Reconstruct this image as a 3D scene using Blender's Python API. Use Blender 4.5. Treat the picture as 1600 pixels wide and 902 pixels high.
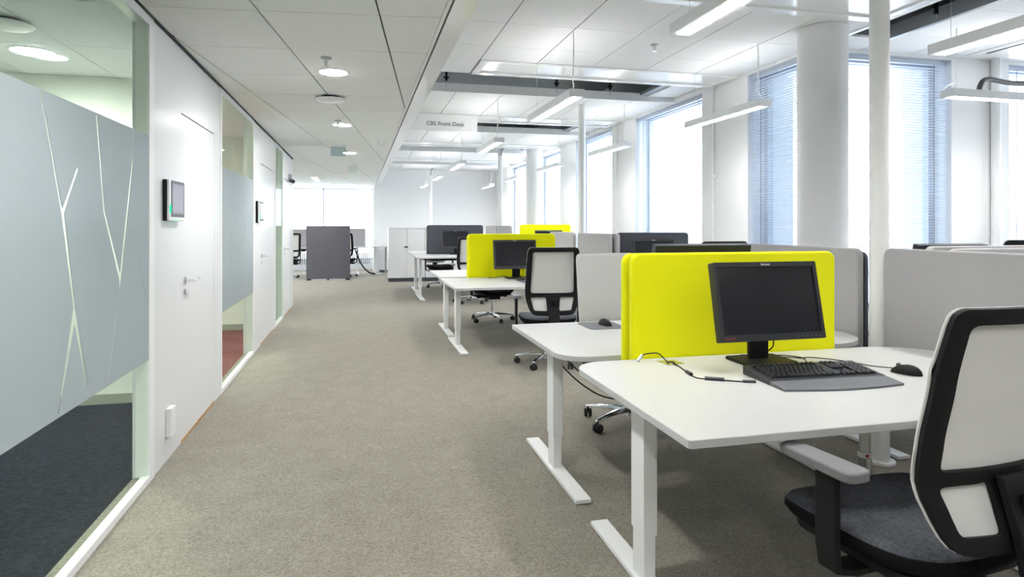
import bpy, bmesh, math, random
from mathutils import Vector, Matrix
from mathutils.geometry import delaunay_2d_cdt
random.seed(7)
sc = bpy.context.scene
for o in list(bpy.data.objects): bpy.data.objects.remove(o)
C = sc.collection
PI = math.pi
R = math.radians

# ---------------------------------------------------------------- camera, sky, exposure
EYE = 1.35
cam_d = bpy.data.cameras.new('camera'); cam = bpy.data.objects.new('camera', cam_d); C.objects.link(cam)
cam.location = (0, 0, EYE); cam.rotation_euler = (R(90), 0, -math.atan(240/985.0))
cam_d.sensor_width = 36; cam_d.lens = 985/1600*36; cam_d.shift_y = -99/1600; cam_d.clip_start = 0.05; cam_d.clip_end = 2000
sc.camera = cam
world = bpy.data.worlds.new('overcast'); sc.world = world; world.use_nodes = True
wn = world.node_tree.nodes; bg = wn['Background']
bg.inputs[0].default_value = (0.93, 0.965, 1.0, 1); bg.inputs[1].default_value = 2.1
LAMP = 40.0          # emission of the pendant diffusers
SPOT = 185.0          # emission of the recessed downlights
sc.view_settings.view_transform = 'Standard'; sc.view_settings.look = 'None'
sc.view_settings.gamma = 1.0; sc.view_settings.use_curve_mapping = False
sc.view_settings.exposure = 1.32

# ---------------------------------------------------------------- materials
def mat(name, col, rough=0.6, metal=0.0, spec=0.5, noise=None, bump=None, emit=None, coat=0):
    m = bpy.data.materials.new(name); m.use_nodes = True
    nt = m.node_tree; b = nt.nodes['Principled BSDF']
    b.inputs['Base Color'].default_value = (*col, 1); b.inputs['Roughness'].default_value = rough
    b.inputs['Metallic'].default_value = metal; b.inputs['Specular IOR Level'].default_value = spec
    if coat: b.inputs['Coat Weight'].default_value = coat; b.inputs['Coat Roughness'].default_value = 0.1
    tc = None
    if noise:
        sc_, amt = noise
        tc = nt.nodes.new('ShaderNodeTexCoord'); n = nt.nodes.new('ShaderNodeTexNoise')
        n.inputs['Scale'].default_value = sc_; n.inputs['Detail'].default_value = 4
        mx = nt.nodes.new('ShaderNodeMix'); mx.data_type = 'RGBA'
        nt.links.new(tc.outputs['Object'], n.inputs['Vector']); nt.links.new(n.outputs['Fac'], mx.inputs[0])
        mx.inputs[6].default_value = (*[c*(1-amt) for c in col], 1); mx.inputs[7].default_value = (*[min(1, c*(1+amt)) for c in col], 1)
        nt.links.new(mx.outputs[2], b.inputs['Base Color'])
    if bump:
        sc_, st = bump
        tc = tc or nt.nodes.new('ShaderNodeTexCoord'); n2 = nt.nodes.new('ShaderNodeTexNoise')
        n2.inputs['Scale'].default_value = sc_; n2.inputs['Detail'].default_value = 3
        bp = nt.nodes.new('ShaderNodeBump'); bp.inputs['Strength'].default_value = st; bp.inputs['Distance'].default_value = 0.002
        nt.links.new(tc.outputs['Object'], n2.inputs['Vector']); nt.links.new(n2.outputs['Fac'], bp.inputs['Height'])
        nt.links.new(bp.outputs['Normal'], b.inputs['Normal'])
    if emit:
        b.inputs['Emission Color'].default_value = (*emit[0], 1); b.inputs['Emission Strength'].default_value = emit[1]
    return m

def carpet(name, c1, c2, c3, scale=38, sheen=0.0):
    m = bpy.data.materials.new(name); m.use_nodes = True; nt = m.node_tree; N = nt.nodes; L = nt.links
    b = N['Principled BSDF']; b.inputs['Roughness'].default_value = 0.95; b.inputs['Specular IOR Level'].default_value = 0.15; b.inputs['Sheen Weight'].default_value = sheen; b.inputs['Sheen Roughness'].default_value = 0.4
    tc = N.new('ShaderNodeTexCoord'); mp = N.new('ShaderNodeMapping'); mp.inputs['Scale'].default_value = (0.8, 1.0, 1)
    L.new(tc.outputs['Object'], mp.inputs['Vector'])
    n0 = N.new('ShaderNodeTexNoise'); n0.inputs['Scale'].default_value = scale*0.5; n0.inputs['Detail'].default_value = 2
    L.new(mp.outputs[0], n0.inputs['Vector'])
    ad = N.new('ShaderNodeMixRGB'); ad.blend_type = 'ADD'; ad.inputs[0].default_value = 0.09
    L.new(mp.outputs[0], ad.inputs[1]); L.new(n0.outputs['Color'], ad.inputs[2])
    vo = N.new('ShaderNodeTexVoronoi'); vo.feature = 'DISTANCE_TO_EDGE'; vo.inputs['Scale'].default_value = scale
    L.new(ad.outputs[0], vo.inputs['Vector'])
    cr = N.new('ShaderNodeValToRGB'); cr.color_ramp.elements[0].position = 0.02; cr.color_ramp.elements[1].position = 0.16
    cr.color_ramp.elements[0].color = (*c1, 1); cr.color_ramp.elements[1].color = (*c2, 1)
    L.new(vo.outputs['Distance'], cr.inputs[0])
    n1 = N.new('ShaderNodeTexNoise'); n1.inputs['Scale'].default_value = 420; n1.inputs['Detail'].default_value = 1
    n2 = N.new('ShaderNodeTexNoise'); n2.inputs['Scale'].default_value = 5.5; n2.inputs['Detail'].default_value = 5
    L.new(tc.outputs['Object'], n1.inputs['Vector']); L.new(tc.outputs['Object'], n2.inputs['Vector'])
    mx = N.new('ShaderNodeMixRGB'); mx.blend_type = 'MIX'
    rr = N.new('ShaderNodeMapRange'); rr.inputs[1].default_value = 0.35; rr.inputs[2].default_value = 0.65; rr.inputs[4].default_value = 0.7
    L.new(n1.outputs['Fac'], rr.inputs[0]); L.new(rr.outputs[0], mx.inputs[0]); L.new(cr.outputs[0], mx.inputs[1]); mx.inputs[2].default_value = (*c3, 1)
    hv = N.new('ShaderNodeHueSaturation'); mr = N.new('ShaderNodeMapRange'); mr.inputs[3].default_value = 0.82; mr.inputs[4].default_value = 1.18
    L.new(n2.outputs['Fac'], mr.inputs[0]); L.new(mr.outputs[0], hv.inputs['Value']); L.new(mx.outputs[0], hv.inputs['Color'])
    L.new(hv.outputs[0], b.inputs['Base Color'])
    sm = N.new('ShaderNodeMath'); sm.operation = 'ADD'; L.new(vo.outputs['Distance'], sm.inputs[0]); L.new(n1.outputs['Fac'], sm.inputs[1])
    bp = N.new('ShaderNodeBump'); bp.inputs['Strength'].default_value = 0.6; bp.inputs['Distance'].default_value = 0.004
    L.new(sm.outputs[0], bp.inputs['Height']); L.new(bp.outputs[0], b.inputs['Normal'])
    return m

def glass(name, tint, gloss=(1, 1, 1), ior=1.5):
    m = bpy.data.materials.new(name); m.use_nodes = True; nt = m.node_tree; N = nt.nodes; L = nt.links
    N.remove(N['Principled BSDF']); out = N['Material Output']
    t = N.new('ShaderNodeBsdfTransparent'); t.inputs[0].default_value = (*tint, 1)
    g = N.new('ShaderNodeBsdfGlossy'); g.inputs['Roughness'].default_value = 0.0; g.inputs['Color'].default_value = (*gloss, 1)
    lw = N.new('ShaderNodeLayerWeight'); lw.inputs['Blend'].default_value = 0.5
    pw = N.new('ShaderNodeMath'); pw.operation = 'POWER'; pw.inputs[1].default_value = 5; L.new(lw.outputs['Facing'], pw.inputs[0])
    fr = N.new('ShaderNodeMath'); fr.operation = 'MULTIPLY_ADD'; fr.inputs[1].default_value = 0.15; fr.inputs[2].default_value = 0.018; L.new(pw.outputs[0], fr.inputs[0])
    mx = N.new('ShaderNodeMixShader'); L.new(fr.outputs[0], mx.inputs[0]); L.new(t.outputs[0], mx.inputs[1]); L.new(g.outputs[0], mx.inputs[2])
    L.new(mx.outputs[0], out.inputs[0]); return m

def frosted(name, col, trans=0.35):
    m = bpy.data.materials.new(name); m.use_nodes = True; nt = m.node_tree; N = nt.nodes; L = nt.links
    N.remove(N['Principled BSDF']); out = N['Material Output']
    d = N.new('ShaderNodeBsdfDiffuse'); d.inputs[0].default_value = (*col, 1)
    t = N.new('ShaderNodeBsdfTranslucent'); t.inputs[0].default_value = (*col, 1)
    g = N.new('ShaderNodeBsdfGlossy'); g.inputs['Roughness'].default_value = 0.12
    fr = N.new('ShaderNodeFresnel'); fr.inputs[0].default_value = 1.12
    m1 = N.new('ShaderNodeMixShader'); m1.inputs[0].default_value = trans; L.new(d.outputs[0], m1.inputs[1]); L.new(t.outputs[0], m1.inputs[2])
    m2 = N.new('ShaderNodeMixShader'); L.new(fr.outputs[0], m2.inputs[0]); L.new(m1.outputs[0], m2.inputs[1]); L.new(g.outputs[0], m2.inputs[2])
    L.new(m2.outputs[0], out.inputs[0]); return m

def luminaire(name, col, s, power):
    """diffuser optics: brightest straight down, weaker to the sides"""
    m = emitter(name, col, s); nt = m.node_tree; N = nt.nodes; L = nt.links
    e = [n for n in N if n.type == 'EMISSION'][0]; lw = N.new('ShaderNodeLayerWeight'); lw.inputs['Blend'].default_value = 0.5
    sb = N.new('ShaderNodeMath'); sb.operation = 'SUBTRACT'; sb.inputs[0].default_value = 1.0; L.new(lw.outputs['Facing'], sb.inputs[1])
    pw = N.new('ShaderNodeMath'); pw.operation = 'POWER'; pw.inputs[1].default_value = power; L.new(sb.outputs[0], pw.inputs[0])
    ml = N.new('ShaderNodeMath'); ml.operation = 'MULTIPLY_ADD'; ml.inputs[1].default_value = s*0.95; ml.inputs[2].default_value = s*0.05; L.new(pw.outputs[0], ml.inputs[0])
    L.new(ml.outputs[0], e.inputs[1]); return m

def emitter(name, col, s):
    m = bpy.data.materials.new(name); m.use_nodes = True; nt = m.node_tree; N = nt.nodes
    N.remove(N['Principled BSDF']); e = N.new('ShaderNodeEmission'); e.inputs[0].default_value = (*col, 1); e.inputs[1].default_value = s
    nt.links.new(e.outputs[0], N['Material Output'].inputs[0]); return m

def fabric(name, col, amt=0.06, rough=0.9):
    m = mat(name, col, rough, spec=0.2, noise=(260, amt), bump=(700, 0.35))
    m.node_tree.nodes['Principled BSDF'].inputs['Sheen Weight'].default_value = 0.15
    return m

M = {}
M['wall'] = mat('white_wall_paint', (0.86, 0.87, 0.88), 0.7, noise=(1.5, 0.012))
M['panel'] = mat('white_laminate_wall', (0.78, 0.79, 0.80), 0.28, spec=0.4)
M['tile'] = mat('corridor_ceiling_tile', (0.86, 0.88, 0.86), 0.85, noise=(60, 0.02), bump=(500, 0.15))
M['tile2'] = mat('raft_ceiling_tile', (0.84, 0.85, 0.86), 0.85, noise=(60, 0.012), bump=(500, 0.1))
M['gloss_white'] = mat('glossy_white_metal', (0.90, 0.91, 0.92), 0.12, spec=0.5)
M['white_metal'] = mat('white_powder_coat', (0.88, 0.89, 0.89), 0.4)
M['grey_alu'] = mat('grey_aluminium', (0.40, 0.42, 0.45), 0.35, metal=0.6)
M['dark_gap'] = mat('dark_gap', (0.03, 0.035, 0.04), 0.8)
M['plenum'] = mat('grey_plenum', (0.33, 0.36, 0.39), 0.55, metal=0.2, noise=(2, 0.15))
M['duct'] = mat('galvanised_duct', (0.45, 0.48, 0.50), 0.4, metal=0.7, noise=(4, 0.1))
M['frame_blue'] = mat('pale_window_frame', (0.50, 0.56, 0.66), 0.4)
M['reveal'] = mat('pale_window_reveal', (0.70, 0.74, 0.80), 0.6)
M['slat'] = mat('blind_slat', (0.72, 0.77, 0.83), 0.35, metal=0.15)
M['cord_dark'] = mat('blind_ladder_cord', (0.05, 0.05, 0.08), 0.8)
M['carpet'] = carpet('beige_loop_carpet', (0.365, 0.338, 0.285), (0.195, 0.178, 0.145), (0.24, 0.22, 0.18), 52, 0.2)
M['navy'] = carpet('navy_carpet', (0.022, 0.028, 0.048), (0.006, 0.008, 0.016), (0.011, 0.014, 0.026), 24)
M['red'] = carpet('red_carpet', (0.24, 0.065, 0.07), (0.15, 0.04, 0.045), (0.19, 0.06, 0.06), 24)
M['glass_green'] = glass('green_tinted_glass', (0.91, 0.965, 0.915))
M['glass_clear'] = glass('clear_window_glass', (0.95, 0.98, 1.0))
M['film'] = frosted('frosted_film', (0.52, 0.585, 0.615), 0.3)
M['acrylic'] = glass('edge_lit_acrylic', (0.72, 0.80, 0.82))
M['room'] = mat('meeting_room_wall', (0.78, 0.82, 0.74), 0.7)
M['room_base'] = mat('grey_green_skirting', (0.34, 0.36, 0.31), 0.6)
M['oak'] = mat('oak_threshold', (0.42, 0.21, 0.06), 0.5, noise=(30, 0.3))
M['chrome'] = mat('polished_aluminium', (0.78, 0.79, 0.80), 0.12, metal=1.0)
M['steel'] = mat('brushed_steel', (0.60, 0.60, 0.60), 0.28, metal=1.0)
M['black'] = mat('black_plastic', (0.008, 0.008, 0.009), 0.55, spec=0.25)
M['black_soft'] = mat('black_soft_plastic', (0.012, 0.012, 0.014), 0.65, spec=0.25)
M['bezel'] = mat('dark_monitor_bezel', (0.020, 0.022, 0.028), 0.42)
M['screen'] = mat('switched_off_screen', (0.012, 0.013, 0.016), 0.22, spec=0.35)
M['key'] = mat('black_key', (0.014, 0.015, 0.018), 0.35)
M['palm'] = mat('grey_palm_rest', (0.13, 0.135, 0.155), 0.55, noise=(200, 0.1))
M['desk'] = mat('white_desktop', (0.56, 0.565, 0.565), 0.38, spec=0.4)
M['desk_edge'] = M['desk']
M['yellow'] = fabric('lime_yellow_felt', (0.88, 0.87, 0.0), 0.04)
M['grey'] = fabric('light_grey_felt', (0.41, 0.40, 0.415), 0.05)
M['charcoal'] = fabric('charcoal_felt', (0.085, 0.088, 0.105), 0.10)
M['screen_grey'] = fabric('dark_grey_screen_cloth', (0.13, 0.13, 0.15), 0.08)
M['mesh_white'] = fabric('white_back_cloth', (0.78, 0.78, 0.76), 0.02)
M['seat'] = mat('charcoal_seat_wool', (0.085, 0.090, 0.105), 0.95, spec=0.1, noise=(90, 0.7), bump=(300, 0.5))
M['seat_side'] = mat('black_seat_side', (0.010, 0.010, 0.011), 0.9, spec=0.1)
M['arm'] = mat('grey_arm_pad', (0.20, 0.20, 0.21), 0.55, noise=(120, 0.12))
M['rubber'] = mat('black_rubber', (0.012, 0.012, 0.012), 0.6)
M['tablet_screen'] = mat('lilac_tablet_screen', (0.36, 0.36, 0.44), 0.15)
M['led'] = emitter('green_led', (0.0, 0.9, 0.25), 1.2)
M['lamp'] = luminaire('lamp_diffuser', (1.0, 0.985, 0.96), LAMP, 1.6)
M['lamp_up'] = emitter('lamp_uplight', (1.0, 0.985, 0.96), LAMP*0.085)
M['spot'] = luminaire('downlight_lens', (1.0, 0.99, 0.97), SPOT, 1.0)
M['lamp_body'] = mat('pale_grey_lamp_body', (0.86, 0.87, 0.88), 0.4)
M['ink'] = mat('dark_lettering', (0.03, 0.03, 0.035), 0.6)
M['logo'] = mat('silver_lettering', (0.75, 0.76, 0.78), 0.3)
M['redink'] = mat('red_lettering', (0.45, 0.03, 0.03), 0.5)
M['label'] = mat('white_sticker', (0.8, 0.76, 0.76), 0.5)
M['snow'] = mat('snow_ground', (0.85, 0.88, 0.92), 0.9)
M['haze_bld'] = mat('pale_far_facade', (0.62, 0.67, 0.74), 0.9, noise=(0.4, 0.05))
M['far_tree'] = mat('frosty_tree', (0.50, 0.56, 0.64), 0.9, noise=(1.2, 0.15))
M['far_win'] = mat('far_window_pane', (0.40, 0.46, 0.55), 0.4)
M['yellow_lid'] = mat('brushed_grommet_lid', (0.55, 0.56, 0.50), 0.25, metal=0.8)

# ---------------------------------------------------------------- mesh helpers
def BM(): return bmesh.new()
def box(bm, x0, x1, y0, y1, z0, z1):
    v = [bm.verts.new(p) for p in ((x0,y0,z0),(x1,y0,z0),(x1,y1,z0),(x0,y1,z0),(x0,y0,z1),(x1,y0,z1),(x1,y1,z1),(x0,y1,z1))]
    for f in ((0,3,2,1),(4,5,6,7),(0,1,5,4),(1,2,6,5),(2,3,7,6),(3,0,4,7)): bm.faces.new([v[i] for i in f])
    return v
def frame_of(d):
    d = d.normalized(); a = Vector((0,0,1)) if abs(d.z) < 0.9 else Vector((1,0,0))
    u = d.cross(a).normalized(); return u, d.cross(u).normalized()
def cyl(bm, p0, p1, r0, r1=None, seg=16, cap=True):
    r1 = r0 if r1 is None else r1; p0 = Vector(p0); p1 = Vector(p1); u, w = frame_of(p1-p0)
    A = [bm.verts.new(p0+(u*math.cos(2*PI*i/seg)+w*math.sin(2*PI*i/seg))*r0) for i in range(seg)]
    B = [bm.verts.new(p1+(u*math.cos(2*PI*i/seg)+w*math.sin(2*PI*i/seg))*r1) for i in range(seg)]
    for i in range(seg): bm.faces.new((A[i], A[(i+1)%seg], B[(i+1)%seg], B[i]))
    if cap: bm.faces.new(A[::-1]); bm.faces.new(B)
def tube(bm, pts, r, seg=8, sub=4):
    P = [Vector(p) for p in pts]; Q = []
    for i in range(len(P)-1):
        a = P[max(i-1,0)]; b = P[i]; c = P[i+1]; d = P[min(i+2,len(P)-1)]
        for k in range(sub):
            t = k/sub; Q.append(0.5*((2*b)+(c-a)*t+(2*a-5*b+4*c-d)*t*t+(3*b-a-3*c+d)*t**3))
    Q.append(P[-1]); rings = []; u = None
    for i, q in enumerate(Q):
        t = (Q[min(i+1,len(Q)-1)]-Q[max(i-1,0)]).normalized()
        if u is None: u, w = frame_of(t)
        else: u = (u-t*u.dot(t)).normalized(); w = t.cross(u)
        rr = r(i/(len(Q)-1)) if callable(r) else r
        rings.append([bm.verts.new(q+(u*math.cos(2*PI*k/seg)+w*math.sin(2*PI*k/seg))*rr) for k in range(seg)])
    for A, B in zip(rings, rings[1:]):
        for k in range(seg): bm.faces.new((A[k], A[(k+1)%seg], B[(k+1)%seg], B[k]))
    bm.faces.new(rings[0][::-1]); bm.faces.new(rings[-1])
def lathe(bm, prof, cx=0, cy=0, seg=24):
    rings = []
    for r, z in prof: rings.append([bm.verts.new((cx+r*math.cos(2*PI*k/seg), cy+r*math.sin(2*PI*k/seg), z)) for k in range(seg)])
    for A, B in zip(rings, rings[1:]):
        for k in range(seg): bm.faces.new((A[k], A[(k+1)%seg], B[(k+1)%seg], B[k]))
    bm.faces.new(rings[0][::-1]); bm.faces.new(rings[-1])
def prism(bm, poly, z0, z1, axis='z', at=None):
    def P(a, b, c):
        return (a,b,c) if axis=='z' else ((a,c,b) if axis=='y' else (c,a,b))
    A = [bm.verts.new(P(x,y,z0)) for x,y in poly]; B = [bm.verts.new(P(x,y,z1)) for x,y in poly]; n = len(poly)
    for i in range(n): bm.faces.new((A[i], A[(i+1)%n], B[(i+1)%n], B[i]))
    bm.faces.new(A[::-1]); bm.faces.new(B)
def rrect(x0, x1, y0, y1, r, seg=6):
    if not isinstance(r, (list, tuple)): r = [r]*4          # order: x0y0, x1y0, x1y1, x0y1
    out = []
    for (cx, cy, a0, q) in ((x0, y0, 180, r[0]), (x1, y0, 270, r[1]), (x1, y1, 0, r[2]), (x0, y1, 90, r[3])):
        sx = 1 if cx == x0 else -1; sy = 1 if cy == y0 else -1
        if q <= 0: out.append((cx, cy)); continue
        for k in range(seg+1):
            a = R(a0+90*k/seg); out.append((cx+sx*q+q*math.cos(a), cy+sy*q+q*math.sin(a)))
    return out
def obj(name, bm, m, parent=None, smooth=False, bevel=0, bseg=2, ang=35, subd=0, solid=0, soff=0):
    bmesh.ops.recalc_face_normals(bm, faces=bm.faces)
    me = bpy.data.meshes.new(name); bm.to_mesh(me); bm.free(); me.materials.append(m if not isinstance(m, str) else M[m])
    if smooth:
        me.polygons.foreach_set('use_smooth', [True]*len(me.polygons))
        me.set_sharp_from_angle(angle=R(ang))
    o = bpy.data.objects.new(name, me); C.objects.link(o); o.parent = parent
    if solid:
        md = o.modifiers.new('solid', 'SOLIDIFY'); md.thickness = solid; md.offset = soff
    if bevel:
        md = o.modifiers.new('bevel', 'BEVEL'); md.width = bevel; md.segments = bseg; md.limit_method = 'ANGLE'; md.angle_limit = R(40)
    if subd:
        md = o.modifiers.new('sub', 'SUBSURF'); md.levels = subd; md.render_levels = subd
    return o
def thing(name, label, cat, loc=(0,0,0), rz=0, group=None, scale=1):
    o = bpy.data.objects.new(name, None); C.objects.link(o); o.empty_display_size = 0.1
    o.location = loc; o.rotation_euler = (0,0,rz); o.scale = (scale,)*3
    return tag(o, label, cat, group)
def tag(o, label, cat, group=None):
    o['label'] = label; o['category'] = cat
    if group: o['group'] = group
    return o
def struct(name, bm, m, parent=None, **k):
    o = obj(name, bm, m, parent, **k)
    if parent is None: o['kind'] = 'structure'
    return o
def sempty(name, loc=(0,0,0)):
    o = bpy.data.objects.new(name, None); C.objects.link(o); o.location = loc; o['kind'] = 'structure'; return o
def dup(root, loc, rz, label, group=None, scale=None):
    r = root.copy(); C.objects.link(r); r.location = loc; r.rotation_euler = (0,0,rz); r['label'] = label
    if group: r['group'] = group
    if scale: r.scale = (scale,)*3
    for ch in list(root.children):
        c = ch.copy(); C.objects.link(c); c.parent = r
        for g in list(ch.children):
            d = g.copy(); C.objects.link(d); d.parent = c
    return r
def inside(p, poly):
    x, y = p; c = False; n = len(poly)
    for i in range(n):
        x1, y1 = poly[i]; x2, y2 = poly[i-1]
        if (y1 > y) != (y2 > y) and x < (x2-x1)*(y-y1)/(y2-y1)+x1: c = not c
    return c
def densify(poly, step):
    out = []
    for i, p in enumerate(poly):
        q = poly[(i+1) % len(poly)]; n = max(1, int(math.hypot(q[0]-p[0], q[1]-p[1])/step))
        out += [(p[0]+(q[0]-p[0])*k/n, p[1]+(q[1]-p[1])*k/n) for k in range(n)]
    return out
def sheet(bm, outer, holes, step, fn):
    vs = []; es = []
    for poly in [outer]+holes:
        if step: poly = densify(poly, step*0.7)
        b = len(vs); vs += [Vector(p) for p in poly]; es += [(b+i, b+(i+1)%len(poly)) for i in range(len(poly))]
    if step:
        xs = [p[0] for p in outer]; ys = [p[1] for p in outer]
        ny = max(1, int((max(ys)-min(ys))/step)); nx = max(1, int((max(xs)-min(xs))/step))
        for i in range(1, nx):
            for j in range(1, ny):
                p = (min(xs)+(max(xs)-min(xs))*i/nx, min(ys)+(max(ys)-min(ys))*j/ny)
                if inside(p, outer) and not any(inside(p, h) for h in holes): vs.append(Vector(p))
    V, E_, F, *_ = delaunay_2d_cdt(vs, es, [], 0, 1e-6)
    bv = [bm.verts.new(fn(v.x, v.y)) for v in V]
    for f in F:
        c = (sum(V[i].x for i in f)/len(f), sum(V[i].y for i in f)/len(f))
        if inside(c, outer) and not any(inside(c, h) for h in holes): bm.faces.new([bv[i] for i in f])
    loose = [v for v in bm.verts if not v.link_faces]
    for v in loose: bm.verts.remove(v)
def text(name, s, size, m, parent, loc, rot, ext=0.0005, align='CENTER'):
    cu = bpy.data.curves.new(name, 'FONT'); cu.body = s; cu.size = size; cu.extrude = ext; cu.align_x = align; cu.resolution_u = 3
    t = bpy.data.objects.new('tmp', cu); C.objects.link(t); bpy.context.view_layer.update()
    me = bpy.data.meshes.new_from_object(t.evaluated_get(bpy.context.evaluated_depsgraph_get()))
    bpy.data.objects.remove(t); me.materials.clear(); me.materials.append(M[m])
    o = bpy.data.objects.new(name, me); C.objects.link(o); o.parent = parent; o.location = loc; o.rotation_euler = rot
    return o
def clip(poly, x0, x1, y0, y1):
    def cut(P, f, inter):
        out = []
        for i in range(len(P)):
            a, b = P[i-1], P[i]
            if f(b):
                if not f(a): out.append(inter(a, b))
                out.append(b)
            elif f(a): out.append(inter(a, b))
        return out
    def ix(X): return lambda a, b: (X, a[1]+(b[1]-a[1])*(X-a[0])/(b[0]-a[0]))
    def iy(Y): return lambda a, b: (a[0]+(b[0]-a[0])*(Y-a[1])/(b[1]-a[1]), Y)
    for f, i in ((lambda p: p[0] >= x0, ix(x0)), (lambda p: p[0] <= x1, ix(x1)), (lambda p: p[1] >= y0, iy(y0)), (lambda p: p[1] <= y1, iy(y1))):
        if not poly: return []
        poly = cut(poly, f, i)
    return poly

# ---------------------------------------------------------------- the shell
XW = -1.068      # corridor face of the glazed partition
ZC = 2.46        # corridor ceiling
ZR = 2.95        # raft ceiling over the desks
XS = 0.46        # edge of the corridor ceiling
XF = 3.98        # inner face of the window wall
YB = 4.85        # inner face of the bay wall
YE = 18.4        # end wall of the desk area
YG = 19.8        # far window wall
YN = -4.0        # wall behind the camera
bm = BM(); box(bm, XW-0.1, 8.0, YN, YB, -0.1, 0); box(bm, XW-0.1, XF+0.05, YB, YG, -0.1, 0); box(bm, -5.2, XW-0.1, 11.2, YG, -0.1, 0)
struct('floor', bm, 'carpet')
bm = BM(); box(bm, -4.6, XW-0.10, YN, 5.35, -0.1, 0.001); struct('floor', bm, 'navy')
bm = BM(); box(bm, -4.6, XW-0.10, 5.45, 8.73, -0.1, 0.001); struct('floor', bm, 'red')
bm = BM(); box(bm, -4.6, XW-0.10, 8.83, 11.1, -0.1, 0.001); struct('floor', bm, 'navy')

# left partition: solid runs, top rail, glazed bays
segs = [(3.735, 5.42), (7.06, 8.79), (9.66, 11.08)]
bm = BM()
doors = [(4.283, 5.20), (7.545, 8.60), (9.80, 10.72)]
for (a, b), (d0, d1) in zip(segs, doors):
    box(bm, XW-0.10, XW, a, d0-0.004, 0, ZC-0.015); box(bm, XW-0.10, XW, d1+0.004, b, 0, ZC-0.015); box(bm, XW-0.10, XW, d0-0.004, d1+0.004, 2.048, ZC-0.015)
wl = struct('wall_left', bm, 'panel')
bm = BM(); box(bm, XW-0.02, XW+0.012, YN, 11.08, ZC-0.012, ZC); struct('trim_1', bm, 'dark_gap')
for (y0, y1) in ((0.65, 3.735), (5.42, 7.06), (8.79, 9.66)):
    bm = BM(); box(bm, XW-0.06, XW+0.004, y0, y1, 2.40, ZC-0.012); struct('trim_2', bm, 'panel')
    bm = BM(); box(bm, XW-0.035, XW+0.005, y0, y1, 0, 0.035); struct('baseboard_left', bm, 'white_metal')
def glazing(name, y0, y1, holes, film=True):
    w = sempty(name, (XW, y0, 0))
    bm = BM(); box(bm, -0.008, 0.0, 0.0, y1-y0, 0.035, 2.40); obj('pane', bm, 'glass_green', w)
    bm = BM()
    box(bm, -0.06, 0.006, -0.045, 0.0, 0.035, 2.40); box(bm, -0.06, 0.006, y1-y0, y1-y0+(0.08 if name == 'window_1' else 0.045), 0.035, 2.40)
    obj('frame', bm, 'white_metal', w)
    if film:
        bm = BM(); sheet(bm, [(0.002, 0.645), (y1-y0-0.002, 0.645), (y1-y0-0.002, 1.82), (0.002, 1.82)], holes, 0, lambda a, b: (0.0015, a, b))
        obj('frosted_film', bm, 'film', w, solid=0.002)
    return w
def slit(pts, w, y0):
    out = []
    n = len(pts)
    for side in (1, -1):
        row = []
        for i, (a, b) in enumerate(pts):
            p, q = pts[max(i-1, 0)], pts[min(i+1, n-1)]; dx, dy = q[0]-p[0], q[1]-p[1]; l = math.hypot(dx, dy)
            row.append((a-y0-side*dy/l*w/2, b+side*dx/l*w/2))
        out += row if side == 1 else row[::-1]
    return out
y0 = 0.70
def Y(p): return [(a-y0, b) for a, b in p]
holes = [Y([(2.490,1.815),(2.500,1.815),(2.580,1.620),(2.655,1.425),(2.667,1.412),(2.790,1.574),(2.797,1.567),(2.679,1.395),(2.772,1.034),(2.888,0.70),(2.879,0.70),(2.766,0.965),(2.640,0.66),(2.630,0.66),(2.757,1.034),(2.660,1.380),(2.568,1.63)]),
         Y([(2.972,1.810),(2.982,1.810),(3.064,1.412),(3.246,1.130),(3.452,1.815),(3.462,1.815),(3.252,1.080),(3.110,0.655),(3.100,0.655),(3.240,1.060),(3.236,1.100),(3.054,1.408)]),
         Y([(3.478,1.200),(3.486,1.196),(3.630,0.960),(3.624,0.956)]),
         Y([(1.60,1.80),(1.61,1.80),(1.80,1.15),(2.02,0.70),(2.01,0.70),(1.79,1.13)])]
glazing('window_1', 0.70, 3.655, holes)
y0 = 5.465
hs = []
for k in range(9):
    a = 0.10+k*0.135; hs.append([(a, 0.70+0.05*(k%3)), (a+0.008, 0.70+0.05*(k%3)), (a+0.03, 1.1+0.1*(k%4)), (a+0.022, 1.1+0.1*(k%4))])
glazing('window_2', 5.465, 7.015, hs)
glazing('window_3', 8.835, 9.615, [], film=False)
# far-away glass vision band inside room 3 (film lower part)
bm = BM(); box(bm, XW-0.10, XW-0.02, -4.0, 0.65, 0, ZC-0.015); struct('wall_left', bm, 'panel')

def door(name, d0, d1):
    w = d1-d0; e = sempty(name, (XW, d0, 0))
    bm = BM(); box(bm, -0.045, -0.001, 0.0, w, 0.012, 2.040); obj('door_leaf', bm, 'panel', e)
    bm = BM(); box(bm, -0.05, -0.006, 0, w, 2.040, 2.048); obj('shadow_gap', bm, 'dark_gap', e)
    bm = BM(); box(bm, -0.09, 0.004, 0, w, 0.0, 0.010); obj('threshold', bm, 'oak', e)
    bm = BM(); cyl(bm, (0.0, 0.07, 1.0), (0.009, 0.07, 1.0), 0.026, seg=20); cyl(bm, (0.0, 0.07, 1.0), (0.055, 0.07, 1.0), 0.009)
    tube(bm, [(0.055,0.065,1.0),(0.060,0.10,1.0),(0.058,0.15,1.004),(0.056,0.205,1.008)], 0.0085, 10)
    cyl(bm, (0.0, 0.07, 0.93), (0.006, 0.07, 0.93), 0.018, seg=16)
    obj('door_handle', bm, 'chrome', e, smooth=True)
for i, (a, b) in enumerate(doors): door('door_%d' % (i+1), a, b)

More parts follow.
